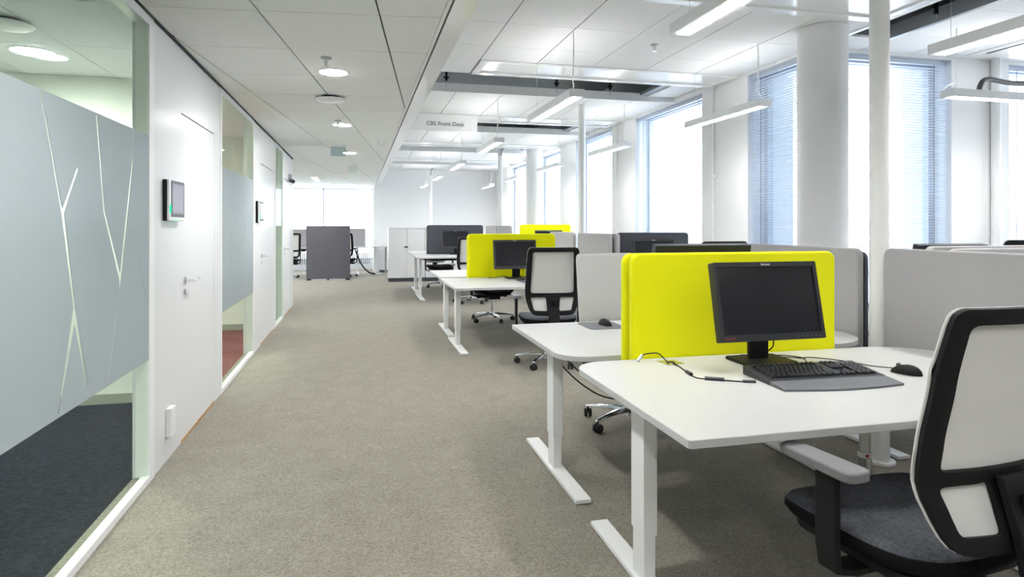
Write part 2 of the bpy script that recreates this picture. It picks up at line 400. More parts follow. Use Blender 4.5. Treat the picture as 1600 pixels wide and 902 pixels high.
# meeting rooms behind the partition
bm = BM(); box(bm, -4.7, -4.6, YN, 11.1, 0, 2.6); struct('wall_room_back', bm, 'room')
for ya in (5.35, 8.73, 11.10):
    bm = BM(); box(bm, -4.6, XW-0.10, ya, ya+0.10, 0, 2.6); struct('wall_room_partition', bm, 'room')
    bm = BM(); box(bm, -4.6, XW-0.10, ya-0.012, ya, 0, 0.075); struct('baseboard_room', bm, 'room_base')
bm = BM(); box(bm, -4.6, XW-0.10, YN, 11.2, ZC+0.02, ZC+0.12); struct('ceiling_room', bm, 'tile2')
bm = BM(); box(bm, XW-0.1, XW, 11.08, 11.20, 0, 2.6); struct('wall_left', bm, 'panel')

# ceiling grid of the corridor, turned against the wall
ga = math.atan(0.1203); gx, gy = -0.607+0.0, 0.0
import itertools
def corridor_tiles():
    top = sempty('ceiling')
    bm = BM(); box(bm, XW-0.1, XS, YN, YG+0.1, ZC+0.022, ZC+0.10); box(bm, -5.2, XW-0.1, 11.2, YG+0.1, ZC+0.022, ZC+0.10)
    obj('backing', bm, 'dark_gap', top)
    ox, oy = 0.1085, 3.405+0.0      # a crossing of the grid
    u = (math.cos(ga), -math.sin(ga)); v = (math.sin(ga), math.cos(ga)); a, b = 0.617, 0.712
    for i in range(-12, 6):
        for j in range(-14, 28):
            q = []
            for (s, t) in ((0.005, 0.003), (a-0.005, 0.003), (a-0.005, b-0.003), (0.005, b-0.003)):
                S, T = i*a+s, j*b+t; q.append((ox+u[0]*S+v[0]*T, oy+u[1]*S+v[1]*T))
            cuts = [clip(q, XW+0.012, XS-0.03, YN, 11.08)] + [clip(q, -5.2, XS-0.03, 11.2, YG)]
            for c in cuts:
                if len(c) < 3: continue
                ar = abs(sum(c[k-1][0]*c[k][1]-c[k][0]*c[k-1][1] for k in range(len(c))))/2
                if ar < 0.0002: continue
                bm = BM(); prism(bm, c, ZC, ZC+0.02); obj('ceiling_tile', bm, 'tile', top)
    bm = BM(); box(bm, XW, XS-0.03, 11.08, 11.2, ZC, ZC+0.02); obj('ceiling_tile', bm, 'tile', top)
    bm = BM(); box(bm, XS-0.028, XS-0.008, YN, YG, ZC-0.002, ZC+0.02); obj('edge_trim', bm, 'white_metal', top)
corridor_tiles()
# bulkhead between corridor ceiling and rafts
bm = BM(); box(bm, XS+0.004, 0.580, YN, YE, ZC, 3.7); struct('trim_3', bm, 'gloss_white')
# raft ceilings
def raft(x0, x1, ya, yb, xs, ys, name='ceiling'):
    top = sempty(name)
    bm = BM(); box(bm, x0+0.002, x1-0.002, ya+0.002, yb-0.002, ZR+0.022, ZR+0.07); obj('backing', bm, 'grey_alu', top)
    X = [x0]+[x for x in xs if x0+0.05 < x < x1-0.05]+[x1]; Yy = [ya]+[y for y in ys if ya+0.05 < y < yb-0.05]+[yb]
    for p, q in zip(X, X[1:]):
        for r, s in zip(Yy, Yy[1:]):
            bm = BM(); box(bm, p+0.005, q-0.005, r+0.0025, s-0.0025, ZR, ZR+0.02); obj('ceiling_tile', bm, 'tile2', top)
    return top
XL = [1.142, 1.718, 2.294, 2.868, 3.444]
def lip(y, x0=0.58, x1=XF):
    bm = BM(); box(bm, x0, x1, y, y+0.05, ZR-0.012, ZR+0.09); struct('trim_4', bm, 'white_metal')
raft(0.58, XF, YN, 2.6, XL, [YN+0.65*k for k in range(1, 10)])
raft(0.58, XF, 4.13, 5.98, XL, [4.85, 5.50]); raft(0.58, 1.142, 5.98, 6.55, XL, [])
raft(0.58, XF, 7.50, 9.05, XL, [8.0, 8.65])
raft(0.58, XF, 10.62, 12.15, XL, [11.1, 11.75])
raft(0.58, XF, 13.60, 15.27, XL, [14.2, 14.85])
raft(0.58, XF, 16.55, YE, XL, [17.2, 17.85])
for y in (7.45, 10.57, 13.55, 16.50): lip(y)
def beam(x0, x1, ya, yb):
    t = thing('chilled_beam', '', 'ceiling unit', (x0, ya, ZR)); w, d = x1-x0, yb-ya
    bm = BM(); box(bm, 0, w, 0, 0.03, -0.012, 0.03); box(bm, 0, w, d-0.09, d, -0.014, 0.03); box(bm, 0, 0.07, 0.03, d-0.09, -0.012, 0.03); box(bm, w-0.07, w, 0.03, d-0.09, -0.012, 0.03)
    obj('frame', bm, 'gloss_white', t, bevel=0.004)
    bm = BM(); box(bm, 0.07, w-0.07, 0.075, d-0.09, 0.002, 0.03); obj('perforated_panel', bm, 'gloss_white', t)
    bm = BM(); box(bm, 0.07, w-0.07, 0.03, 0.055, 0.004, 0.02); obj('air_slot', bm, 'dark_gap', t)
    bm = BM(); box(bm, 0.07, w-0.07, 0.055, 0.075, -0.006, 0.02); obj('slot_lip', bm, 'white_metal', t)
    bm = BM(); box(bm, 0.02, w-0.02, 0.03, d-0.03, 0.031, 0.22); obj('housing', bm, 'duct', t)
    return t
beam(1.15, 3.96, 5.985, 6.545)['label'] = 'long white recessed ceiling unit with a dark slot, above the second row of pendant lamps'
beam(1.15, 3.96, 3.50, 4.125)['label'] = 'long white recessed ceiling unit at the top edge, nearest to the round column'
beam(0.60, 3.96, 9.06, 9.60)['label'] = 'white recessed ceiling unit just behind the hanging office sign'
beam(0.60, 3.96, 12.16, 12.70)['label'] = 'white recessed ceiling unit behind the third ceiling opening'
beam(0.60, 3.96, 15.28, 15.84)['label'] = 'small-looking white recessed ceiling unit nearest to the end wall'
# strips beside the windows inside the openings
for a, b in ((6.55, 7.45), (9.60, 10.57), (12.70, 13.55), (15.84, 16.5)):
    bm = BM(); box(bm, 3.50, XF, a, b, ZR+0.06, ZR+0.10); struct('trim_5', bm, 'grey_alu')
    bm = BM(); box(bm, 3.60, XF-0.02, a+0.02, b-0.02, ZR+0.045, ZR+0.058); struct('trim_5', bm, 'white_metal')
# bay ceiling
raft(4.43, 8.0, YN, YB, [5.0, 5.57, 6.13, 6.7, 7.3], [0.4, 1.1, 1.75, 2.4, 3.05, 3.7, 4.35])
raft(XF+0.0, 4.43, 4.50, YB, [], [])
bm = BM(); box(bm, 4.39, 4.43, YN, 4.50, ZR-0.012, ZR+0.10); struct('trim_4', bm, 'grey_alu')
bm = BM(); box(bm, XF-0.02, XF+0.02, YN, 4.48, ZR-0.012, ZR+0.08); struct('trim_4', bm, 'white_metal')
t = thing('chilled_beam', 'white ceiling unit with a thin dark slot above the far right window', 'ceiling unit', (5.56, 1.5, ZR))
bm = BM(); box(bm, 0, 0.62, 0, 3.2, -0.018, -0.001); obj('frame', bm, 'gloss_white', t, bevel=0.004)
bm = BM(); box(bm, 0.05, 0.07, 0.1, 3.1, -0.022, -0.0185); obj('air_slot', bm, 'dark_gap', t)
# slab and plenum
bm = BM(); box(bm, 0.58, XF, YN, YE, 3.60, 3.75); box(bm, XF, 8.0, YN, YB, 3.60, 3.75); struct('ceiling_slab', bm, 'plenum')

# window wall (left-hand run along the desks)
wins = [(4.85, 5.86), (6.76, 8.62), (9.50, 11.25), (12.20, 13.95), (14.90, 16.85)]
bm = BM(); ZT, ZS, TH = 2.93, 0.55, 0.55
ed = [YB] + [e for w in wins for e in w][1:] + [YE]
piers = [(wins[i][1], wins[i+1][0]) for i in range(4)] + [(16.85, YE+0.1)]
for a, b in piers: box(bm, XF, XF+TH, a, b, 0, 3.7)
for a, b in wins: box(bm, XF, XF+TH, a if a > 5 else YB, b, 0, ZS); box(bm, XF, XF+TH, a if a > 5 else YB+0.56, b, ZT, 3.7)
struct('wall_right', bm, 'wall')
# bay wall
bw = [(XF+0.15, 5.50), (6.19, 7.75)]
bm = BM()
box(bm, 5.50, 6.19, YB, YB+TH, 0, 3.7); box(bm, 7.75, 8.5, YB, YB+TH, 0, 3.7)
for a, b in bw: box(bm, a if a > 5 else XF+TH, b, YB, YB+TH, 0, ZS); box(bm, a if a > 5 else XF, b, YB, YB+TH, ZT, 3.7)
struct('wall_bay', bm, 'wall')
bw2 = [(2.5, 4.3)]  # unseen side window, added to let daylight into the near bay
bm = BM(); prev = YN
for a, b in bw2:
    box(bm, 8.0, 8.3, prev, a, 0, 3.7); box(bm, 8.0, 8.3, a, b, 0, ZS); box(bm, 8.0, 8.3, a, b, ZT, 3.7); prev = b
box(bm, 8.0, 8.3, prev, YB, 0, 3.7); struct('wall_bay_right', bm, 'wall')
bm = BM(); box(bm, XW-0.2, 8.3, YN-0.1, YN, 0, 3.7); box(bm, -4.7, XW-0.2, YN-0.1, YN, 0, 2.6); struct('wall_behind', bm, 'wall')
bm = BM(); box(bm, 0.47, XF+TH, YE, YE+0.12, 0, 3.7); struct('wall_back', bm, 'wall')
bm = BM(); box(bm, 0.42, 0.469, YE, YG, 0, 2.6); struct('wall_back', bm, 'wall')
bm = BM(); box(bm, -5.3, -5.2, 11.2, YG, 0, 2.6); box(bm, -4.7, XW-0.1, 11.201, 11.25, 0, 2.6); struct('wall_far_left', bm, 'wall')
bm = BM(); box(bm, 0.585, XF-0.0, YE-0.02, YE, 0, 0.07); struct('baseboard_back', bm, 'screen_grey')

nwin = [4]
def window(x0, y0, x1, y1, nx, ny, mull=(), corner=False):
    """opening along a wall from (x0,y0) to (x1,y1); (nx,ny) points outwards"""
    L_ = math.hypot(x1-x0, y1-y0); ux, uy = (x1-x0)/L_, (y1-y0)/L_
    w = sempty('window_%d' % nwin[0], (x0, y0, 0)); nwin[0] += 1
    def bx(bm, s0, s1, d0, d1, z0, z1):
        v = box(bm, 0, 1, 0, 1, 0, 1)
        for vv in v:
            s = s0 if vv.co.x < 0.5 else s1; d = d0 if vv.co.y < 0.5 else d1; z = z0 if vv.co.z < 0.5 else z1
            vv.co = (ux*s+nx*d, uy*s+ny*d, z)
    bm = BM(); f = 0.055
    bx(bm, 0, f, 0.20, 0.27, ZS, ZT); bx(bm, L_-f, L_, 0.20, 0.27, ZS, ZT); bx(bm, f, L_-f, 0.20, 0.27, ZS, ZS+f); bx(bm, f, L_-f, 0.20, 0.27, ZT-f, ZT)
    for m_ in mull: bx(bm, m_-0.03, m_+0.03, 0.20, 0.27, ZS+f, ZT-f)
    obj('frame', bm, 'frame_blue', w)
    bm = BM(); bx(bm, f, L_-f, 0.232, 0.238, ZS+f, ZT-f); obj('pane', bm, 'glass_clear', w)
    bm = BM()
    if not corner: bx(bm, 0, 0.006, 0.0, 0.20, ZS, ZT); bx(bm, 0, 0.006, 0.27, 0.55, ZS, ZT)
    bx(bm, L_-0.006, L_, 0.0, 0.20, ZS, ZT); bx(bm, 0, L_, 0.0, 0.20, ZT-0.006, ZT)
    bx(bm, L_-0.006, L_, 0.27, 0.55, ZS, ZT)
    obj('reveal', bm, 'reveal', w)
    bm = BM(); bx(bm, -0.0, L_, -0.06, 0.20, ZS-0.03, ZS); obj('sill', bm, 'white_metal', w)
    return w
def blind(x0, y0, x1, y1, nx, ny, label, tilt=18, pitch=0.026):
    L_ = math.hypot(x1-x0, y1-y0); ux, uy = (x1-x0)/L_, (y1-y0)/L_
    t = thing('window_blind', label, 'blind', (x0+nx*0.06, y0+ny*0.06, 0))
    bm = BM(); z = ZS+0.06; hw = 0.014; a = R(tilt)
    while z < ZT-0.06:
        c, s = math.cos(a)*hw, math.sin(a)*hw
        v = [bm.verts.new((ux*q+nx*d, uy*q+ny*d, z+e)) for q, d, e in ((0.01,-c,-s),(L_-0.01,-c,-s),(L_-0.01,c,s),(0.01,c,s))]
        bm.faces.new(v); z += pitch
    o = obj('slats', bm, 'slat', t); o['kind'] = 'stuff'
    bm = BM()
    for q in (0.006, L_-0.006):
        pass
    v = [(0.01, ZT-0.05), (L_-0.01, ZT-0.05), (L_-0.01, ZT-0.008), (0.01, ZT-0.008)]
    A = [bm.verts.new((ux*q-nx*0.018, uy*q-ny*0.018, z_)) for q, z_ in v]; B = [bm.verts.new((ux*q+nx*0.018, uy*q+ny*0.018, z_)) for q, z_ in v]
    for i in range(4): bm.faces.new((A[i], A[(i+1)%4], B[(i+1)%4], B[i]))
    bm.faces.new(A); bm.faces.new(B); obj('head_rail', bm, 'frame_blue', t)
    for q in (0.16, L_-0.16):
        bm = BM(); z = ZS+0.06
        cyl(bm, (ux*q-nx*0.014, uy*q-ny*0.014, ZS+0.06), (ux*q-nx*0.014, uy*q-ny*0.014, ZT-0.05), 0.0022, seg=5)
        obj('ladder_cord', bm, 'cord_dark', t)
    return t
names = ['narrow part of the corner window left of the round column', 'tall window between the two near wall piers', 'second tall window along the desks', 'third tall window along the desks', 'last tall window before the end wall']
for i, (a, b) in enumerate(wins):
    window(XF, a if a > 5 else YB+0.24, XF, b, 1, 0, corner=a < 5)
blind(XF, 4.92, XF, 5.86, 1, 0, 'blue-grey slatted blind left of the thick round column', -12)
blind(XF, 6.76, XF, 8.62, 1, 0, 'pale slatted blind in the first tall window left of the wide pier', 8)
blind(XF, 9.50, XF, 11.25, 1, 0, 'pale slatted blind in the window just right of the slim middle pole', 6)
window(XF+0.24, YB, 5.50, YB, 0, 1, corner=True); window(6.19, YB, 7.75, YB, 0, 1)
blind(XF+0.08, YB, 5.50, YB, 0, 1, 'blue-grey slatted blind between the round column and the right-hand pier', -12)
blind(6.19, YB, 7.75, YB, 0, 1, 'slatted blind cut off by the right edge of the picture', -12)
for a, b in bw2: window(8.0, b, 8.0, a, 1, 0)
# far glazed wall
w = sempty('window_%d' % nwin[0], (0, YG, 0))
bm = BM()
xs = [-5.2, -3.9, -2.55, -1.02, 0.42]
for x in xs: box(bm, x-0.02, x+0.02, 0, 0.08, 0.30, ZC)
box(bm, -5.2, 0.42, 0, 0.08, ZC-0.03, ZC); box(bm, -5.2, 0.42, 0, 0.08, 0.30, 0.34); obj('frame', bm, 'frame_blue', w)
for p, q in zip(xs, xs[1:]):
    bm = BM(); box(bm, p+0.02, q-0.02, 0.035, 0.041, 0.34, ZC-0.03); obj('pane', bm, 'glass_clear', w)
bm = BM(); box(bm, -5.2, 0.42, YG, YG+0.2, -0.1, 0.30); box(bm, -5.2, 0.42, YG, YG+0.2, ZC, 2.7); struct('wall_far', bm, 'wall')
# pipe and trim lines on the piers
for y in (6.50, 9.28):
    bm = BM(); cyl(bm, (XF-0.018, y, 0.02), (XF-0.018, y, ZR), 0.012, seg=10); box(bm, XF-0.03, XF, y-0.02, y+0.02, 1.90, 1.93)
    tag(obj('wall_conduit', bm, 'white_metal', smooth=True), 'thin white conduit down the pier left of the corner window' if y < 7 else 'thin white conduit down the second narrower pier', 'pipe')
bm = BM(); cyl(bm, (5.98, YB-0.045, 0.02), (5.98, YB-0.045, ZR), 0.042, seg=16); tag(obj('riser_pipe', bm, 'lamp_body', smooth=True), 'grey vertical pipe on the right-hand pier below the black hose', 'pipe')

# outside: snow, pale far buildings and trees
bm = BM(); box(bm, -300, 600, 60, 900, -14.2, -14); struct('ground', bm, 'snow')
bm = BM(); box(bm, 25, 600, -300, 60, -14.2, -14); struct('ground', bm, 'snow')
def far_building(x, y, w, d, h, rz, label):
    t = thing('apartment_block', label, 'building', (x, y, -14), rz)
    bm = BM(); box(bm, -w/2, w/2, -d/2, d/2, 0, h); obj('wall', bm, 'haze_bld', t)
    bm = BM(); box(bm, -w/2-0.5, w/2+0.5, -d/2-0.5, d/2+0.5, h, h+0.6); obj('roof', bm, 'snow', t)
    bm = BM()
    n = int(w/4); m_ = int(h/3.2)
    for i in range(n):
        for j in range(m_):
            xx = -w/2+(i+0.5)*w/n; zz = 1.2+j*3.2; box(bm, xx-0.9, xx+0.9, -d/2-0.08, -d/2+0.02, zz, zz+1.5)
    o = obj('windows', bm, 'far_win', t); o['kind'] = 'stuff'
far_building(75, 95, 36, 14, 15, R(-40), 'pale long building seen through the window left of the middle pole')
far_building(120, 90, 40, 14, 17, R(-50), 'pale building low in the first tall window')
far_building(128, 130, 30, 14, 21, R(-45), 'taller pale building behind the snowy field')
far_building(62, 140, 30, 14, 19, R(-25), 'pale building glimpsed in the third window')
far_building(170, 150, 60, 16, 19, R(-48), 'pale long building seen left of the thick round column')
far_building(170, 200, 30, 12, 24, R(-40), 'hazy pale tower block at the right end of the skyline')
def far_tree(x, y, h, label):
    t = thing('frosty_tree', label, 'tree', (x, y, -14), 0, 'frosty trees outside the corner window')
    bm = BM(); cyl(bm, (0,0,0), (0,0,h*0.5), 0.4, 0.2, 8); obj('trunk', bm, 'far_tree', t)
    bm = BM(); random.seed(int(x*7+y))
    for k in range(26):
        a = random.uniform(0, 2*PI); r = random.uniform(0, h*0.28); z = h*random.uniform(0.4, 0.95); s = h*random.uniform(0.07, 0.14)
        bmesh.ops.create_icosphere(bm, subdivisions=1, radius=s, matrix=Matrix.Translation((r*math.cos(a), r*math.sin(a), z)))
    for v in bm.verts: v.co += Vector((random.uniform(-.3,.3), random.uniform(-.3,.3), random.uniform(-.3,.3)))
    obj('crown', bm, 'far_tree', t)
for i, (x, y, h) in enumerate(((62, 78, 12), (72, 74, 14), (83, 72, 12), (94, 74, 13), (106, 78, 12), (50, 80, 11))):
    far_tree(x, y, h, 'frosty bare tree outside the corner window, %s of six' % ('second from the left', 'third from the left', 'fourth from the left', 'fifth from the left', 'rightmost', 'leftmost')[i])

# ---------------------------------------------------------------- columns and poles
bm = BM(); lathe(bm, [(0.19, 0), (0.19, ZR-0.004)], 3.67, 4.39, 40)
tag(obj('round_column', bm, 'wall', smooth=True), 'thick white round column in front of the corner window', 'column')
bm = BM(); lathe(bm, [(0.165, 0), (0.165, ZR-0.004)], 3.62, 12.85, 32)
tag(obj('round_column', bm, 'wall', smooth=True), 'distant white round column behind the far yellow screen', 'column')
for (x, y, r, lb) in ((2.89, 3.0, 0.052, 'slim white service pole between the two grey screens right of the near monitor'),
                   (2.89, 7.93, 0.047, 'slim white service pole rising from the middle grey screens'),
                   (2.89, 12.9, 0.05, 'slim white service pole with a grey hose at its top, left of the window run'),
                   (1.99, 17.85, 0.04, 'thinnest-looking white service pole against the end wall')):
    t = thing('service_pole', lb, 'pole', (x, y, 0))
    bm = BM(); cyl(bm, (0,0,0), (0,0,ZR-0.004), r, seg=28); obj('shaft', bm, 'white_metal', t, smooth=True)
    bm = BM(); cyl(bm, (0,0,0), (0,0,0.012), r+0.03, seg=28); obj('foot_plate', bm, 'white_metal', t, smooth=True)
def hose(pts, r, m, label):
    bm = BM(); tube(bm, pts, r, 8, 6); tag(obj('cable_hose', bm, m, smooth=True), label, 'hose')
hose([(2.62,12.9,3.25),(2.75,12.85,3.3),(2.92,12.82,3.22),(2.99,12.82,3.02),(2.92,12.82,2.90),(2.89,12.84,2.80)], 0.022, 'grey_alu', 'grey curved hose dropping from the ceiling opening to the third slim pole')
hose([(2.25,17.75,3.05),(2.1,17.75,3.0),(2.0,17.78,2.9),(1.985,17.79,2.75)], 0.018, 'grey_alu', 'small grey hose curving to the thinnest pole by the end wall')
hose([(5.22,4.35,2.47),(5.24,4.35,2.56),(5.32,4.35,2.62),(5.6,4.35,2.60),(6.0,4.35,2.62)], 0.022, 'bezel', 'black hose arching above the lamp at the right edge')

# ---------------------------------------------------------------- luminaires
def pendant(x, y0, label, ln=1.28, group='suspended linear office lamps'):
    t = thing('pendant_lamp', label, 'ceiling lamp', (x, y0, 2.385), 0, group)
    bm = BM(); box(bm, -0.065, 0.065, 0, ln, 0, 0.062); obj('housing', bm, 'lamp_body', t, bevel=0.003)
    bm = BM(); box(bm, -0.036, 0.036, 0.03, ln-0.03, -0.003, -0.001); obj('diffuser', bm, 'lamp', t)
    bm = BM(); box(bm, -0.05, 0.05, 0.03, ln-0.03, 0.063, 0.065); obj('uplight', bm, 'lamp_up', t)
    bm = BM()
    for q in (0.10, ln-0.10):
        bm = BM(); cyl(bm, (0, q, 0.062), (0, q, ZR-2.385), 0.0015, seg=5); obj('suspension_wire', bm, 'steel', t)
    bm = BM(); tube(bm, [(0,0.10,ZR-2.386),(0.004,0.095,0.40),(-0.004,0.10,0.16),(-0.02,0.03,0.10),(-0.035,0.0,0.066)], 0.005, 6); obj('power_cord', bm, 'white_metal', t)
    return t
ys = [1.85, 4.80, 7.68, 10.52, 13.40, 16.30]
l1 = ['nearest bright pendant lamp at the top edge of the picture', 'pendant lamp beside the first ceiling opening above the near desks', 'pendant lamp under the grey hose and hanging sign', 'fourth pendant lamp of the left row, counted from the camera', 'fifth pendant lamp of the left row, counted from the camera', 'smallest-looking pendant lamp of the left row by the end wall']
l2 = ['pendant lamp at the top right corner, nearest of the window row', 'pendant lamp in front of the wide pier left of the corner window', 'pendant lamp right of the slim middle pole', 'pendant lamp in front of the distant round column', 'faint pendant lamp just right of the third slim pole', 'last pendant lamp of the window row by the end wall']
for i, y in enumerate(ys):
    pendant(1.71, y, l1[i]); pendant(3.43, y, l2[i])
pendant(1.71, -1.1, 'added unseen lamp continuing the left row behind the camera'); pendant(3.43, -1.1, 'added unseen lamp continuing the window row behind the camera')  # both rows extended out of view, added as ambient fill
t = pendant(0, 0, 'horizontal pendant lamp in front of the right-hand pier', 1.5); t.location = (4.62, 4.12, 2.385); t.rotation_euler = (0,0,-PI/2)
for xx, yy, lb in ((5.2, -1.5, 'added bay fill lamp behind the camera, unseen'), (5.2, 1.4, 'added bay fill lamp right of the camera, unseen')):  # fill lamps added in the bay, out of frame, for more ambient light
    t = pendant(0, 0, lb, 1.5); t.location = (xx, yy, 2.385); t.rotation_euler = (0,0,-PI/2)

def downlight(x, y, z, label, r=0.098, group='recessed round downlights'):
    t = thing('downlight', label, 'ceiling lamp', (x, y, z), 0, group)
    bm = BM(); lathe(bm, [(r+0.012, 0.0005), (r+0.012, -0.004), (r, -0.006), (r, 0.0005)], seg=32); obj('trim_ring', bm, 'white_metal', t, smooth=True)
    bm = BM(); lathe(bm, [(r-0.006, -0.0075), (r-0.006, -0.0065)], seg=32); obj('lens', bm, 'spot', t)
    return t
dl = [(-0.175, 4.74, 'nearest bright round downlight in the corridor ceiling'), (-0.175, 7.21, 'second round downlight in the corridor ceiling'), (-0.13, 9.99, 'third round downlight beside the hanging glass sign'), (-0.17, 2.1, 'added unseen corridor downlight above the camera'), (-0.17, -0.6, 'added unseen corridor downlight behind the camera'),  # last two here are added out of view to lift the dark corridor
      (-1.6, 13.4, 'distant downlight past the end of the partition')]
for x, y, lb in dl: downlight(x, y, ZC, lb)
for x, y, lb in ((-2.03, 4.66, 'round downlight seen through the clear glass top'), (-2.6, 1.5, 'downlight of the first meeting room outside the picture'), (-3.2, 1.5, 'downlight deep in the first meeting room'), (-3.9, 2.9, 'downlight at the back of the first meeting room'),
                 (-2.2, 7.0, 'downlight in the red-carpeted room'), (-3.2, 6.4, 'downlight at the back of the red-carpeted room'), (-2.2, 10.0, 'downlight in the third room')):
    downlight(x, y, ZC+(0.006 if y < 5.3 else 0.02), lb, 0.12)
for x, y, rz, lb in ((-0.98, 15.6, -0.5, 'slim bright ceiling strip above the free-standing grey screen'), (-0.66, 18.3, -0.5, 'slim bright ceiling strip near the far windows'), (-2.6, 13.0, 0, 'added fill strip in the far area, unseen behind the partition, nearest'), (-2.6, 15.6, 0, 'added fill strip in the far area, unseen behind the partition, middle'), (-3.6, 18.2, 0, 'added fill strip in the far area, unseen behind the partition, by the windows'), (-4.2, 14.3, 0, 'added fill strip in the far area, unseen behind the partition, by the wall')):  # last four are added out of view to brighten the far floor
    t = thing('ceiling_strip_lamp', lb, 'ceiling lamp', (x, y, ZC), 0)
    bm = BM(); box(bm, -0.07, 0.07, -0.62, 0.62, -0.02, 0); obj('housing', bm, 'lamp_body', t)
    bm = BM(); box(bm, -0.055, 0.055, -0.6, 0.6, -0.023, -0.021); obj('diffuser', bm, 'lamp', t)
# tiles in the first meeting room
top = [o for o in bpy.data.objects if o.name == 'ceiling_room'][0]
for i in range(6):
    for j in range(6):
        x1 = XW-0.10-i*0.6; y1 = 5.35-j*0.9
        bm = BM(); box(bm, max(-4.6, x1-0.6)+0.004, x1-0.004, y1-0.9+0.003, y1-0.003, ZC+0.006, ZC+0.018); obj('ceiling_tile', bm, 'tile2', top)
t = thing('ceiling_vent', 'round pale air valve seen through the top left corner of the glass', 'vent', (-1.86, 3.98, ZC+0.006))
bm = BM(); lathe(bm, [(0.07, 0.0), (0.07, -0.02)], seg=32); obj('throat', bm, 'dark_gap', t, smooth=True)
bm = BM(); lathe(bm, [(0.125, -0.021), (0.125, -0.028), (0.11, -0.038), (0.03, -0.044)], seg=36); obj('disc', bm, 'white_metal', t, smooth=True)
# vent, sprinklers, detectors
t = thing('ceiling_vent', 'round white air valve between the first two downlights', 'vent', (-0.235, 5.66, ZC))
bm = BM(); lathe(bm, [(0.075, 0.0), (0.075, -0.02)], seg=32); obj('throat', bm, 'dark_gap', t, smooth=True)
bm = BM(); lathe(bm, [(0.125, -0.021), (0.125, -0.028), (0.11, -0.038), (0.03, -0.044)], seg=36); obj('disc', bm, 'white_metal', t, smooth=True)
def sprinkler(x, y, z, label):
    t = thing('sprinkler_head', label, 'sprinkler', (x, y, z), 0, 'ceiling sprinkler heads')
    bm = BM(); lathe(bm, [(0.038, 0), (0.036, -0.006), (0.012, -0.012)], seg=20); obj('rosette', bm, 'grey_alu', t, smooth=True)
    bm = BM(); cyl(bm, (0,0,-0.012), (0,0,-0.05), 0.008, seg=10); cyl(bm, (-0.014,0,-0.02), (-0.004,0,-0.055), 0.003, seg=6); cyl(bm, (0.014,0,-0.02), (0.004,0,-0.055), 0.003, seg=6)
    cyl(bm, (0,0,-0.055), (0,0,-0.059), 0.020, seg=16); obj('deflector', bm, 'chrome', t, smooth=True)
sprinkler(-0.206, 4.345, ZC, 'sprinkler head just above the nearest corridor downlight'); sprinkler(-0.212, 6.93, ZC, 'sprinkler head above the second corridor downlight')
sprinkler(-0.178, 9.75, ZC, 'sprinkler head behind the hanging glass sign'); sprinkler(2.55, 5.13, ZR, 'single sprinkler head in the white raft ceiling between pendant lamps')
bm = BM(); lathe(bm, [(0.045, ZC), (0.045, ZC-0.02), (0.032, ZC-0.045), (0.012, ZC-0.058)], 0.302, 8.45, 20)
tag(obj('smoke_detector', bm, 'lamp_body', smooth=True), 'small round detector near the corridor ceiling edge', 'detector')
bm = BM(); lathe(bm, [(0.045, ZC), (0.045, ZC-0.02), (0.032, ZC-0.045), (0.012, ZC-0.058)], -0.35, 13.8, 20)
tag(obj('smoke_detector', bm, 'lamp_body', smooth=True), 'tiny distant detector above the free-standing screen', 'detector')
def exit_sign(x, y, w, h, m, label):
    t = thing('exit_sign', label, 'sign', (x, y, ZC), 0)
    bm = BM(); box(bm, -w/2, w/2, -0.004, 0.004, -0.03-h, -0.028); obj('glass_plate', bm, m, t)
    bm = BM(); box(bm, -w/2, w/2, -0.018, 0.018, -0.028, 0); obj('holder', bm, 'lamp_body', t)
exit_sign(-0.27, 9.0, 0.20, 0.13, 'acrylic', 'blue-grey glass exit plate hanging in the corridor'); exit_sign(-0.10, 11.86, 0.15, 0.12, 'glass_green', 'pale glass exit plate farther down the corridor')
t = thing('security_camera', 'small grey camera on the end of the left partition', 'camera', (XW, 10.48, 2.06))
bm = BM(); box(bm, 0, 0.05, -0.02, 0.05, -0.005, 0.09); obj('bracket', bm, 'grey_alu', t, bevel=0.004)
bm = BM(); cyl(bm, (0.04,-0.02,-0.01), (0.08,-0.12,-0.03), 0.03, seg=14); obj('body', bm, 'bezel', t, smooth=True)
# hanging sign
t = thing('hanging_sign', 'white hanging sign board with dark lettering under the ceiling', 'sign', (0.60, 9.0, 0))
bm = BM(); box(bm, 0.0, 1.075, 0.0, 0.02, 2.705, 2.94); obj('board', bm, 'white_metal', t)
text('lettering', 'CBS Front Desk', 0.082, 'ink', t, (0.61, -0.002, 2.776), (R(90), 0, 0))
# clamps on the raft edges and a duct in each opening
for (y, xs_) in ((7.1, (1.0, 2.35, 3.05)), (10.1, (1.9, 2.7, 3.2)), (13.1, (1.5, 2.2, 2.8, 3.3)), (16.1, (1.3, 2.0, 2.7))):
    for q_, x in enumerate(xs_):
        t = thing('ceiling_hanger', '%s hanger rod with clamp from the left in the %s ceiling opening' % (('first', 'second', 'third', 'fourth')[q_], {7.1: 'nearest wide', 10.1: 'second', 13.1: 'third', 16.1: 'fourth'}[y]), 'hanger', (x, y+0.25, ZR), 0, 'ceiling hangers')
        bm = BM(); cyl(bm, (0,0,0.02), (0,0,0.65), 0.004, seg=6); obj('rod', bm, 'steel', t)
        bm = BM(); box(bm, -0.012, 0.012, -0.01, 0.01, 0.09, 0.20); box(bm, -0.03, 0.03, -0.008, 0.008, 0.12, 0.14); obj('clamp', bm, 'black', t)
t = thing('ceiling_hanger', 'black clamp on a rod in the opening right of the thick pole', 'hanger', (4.33, 3.95, ZR))
bm = BM(); cyl(bm, (0,0,0.0), (0,0,0.65), 0.004, seg=6); obj('rod', bm, 'steel', t)
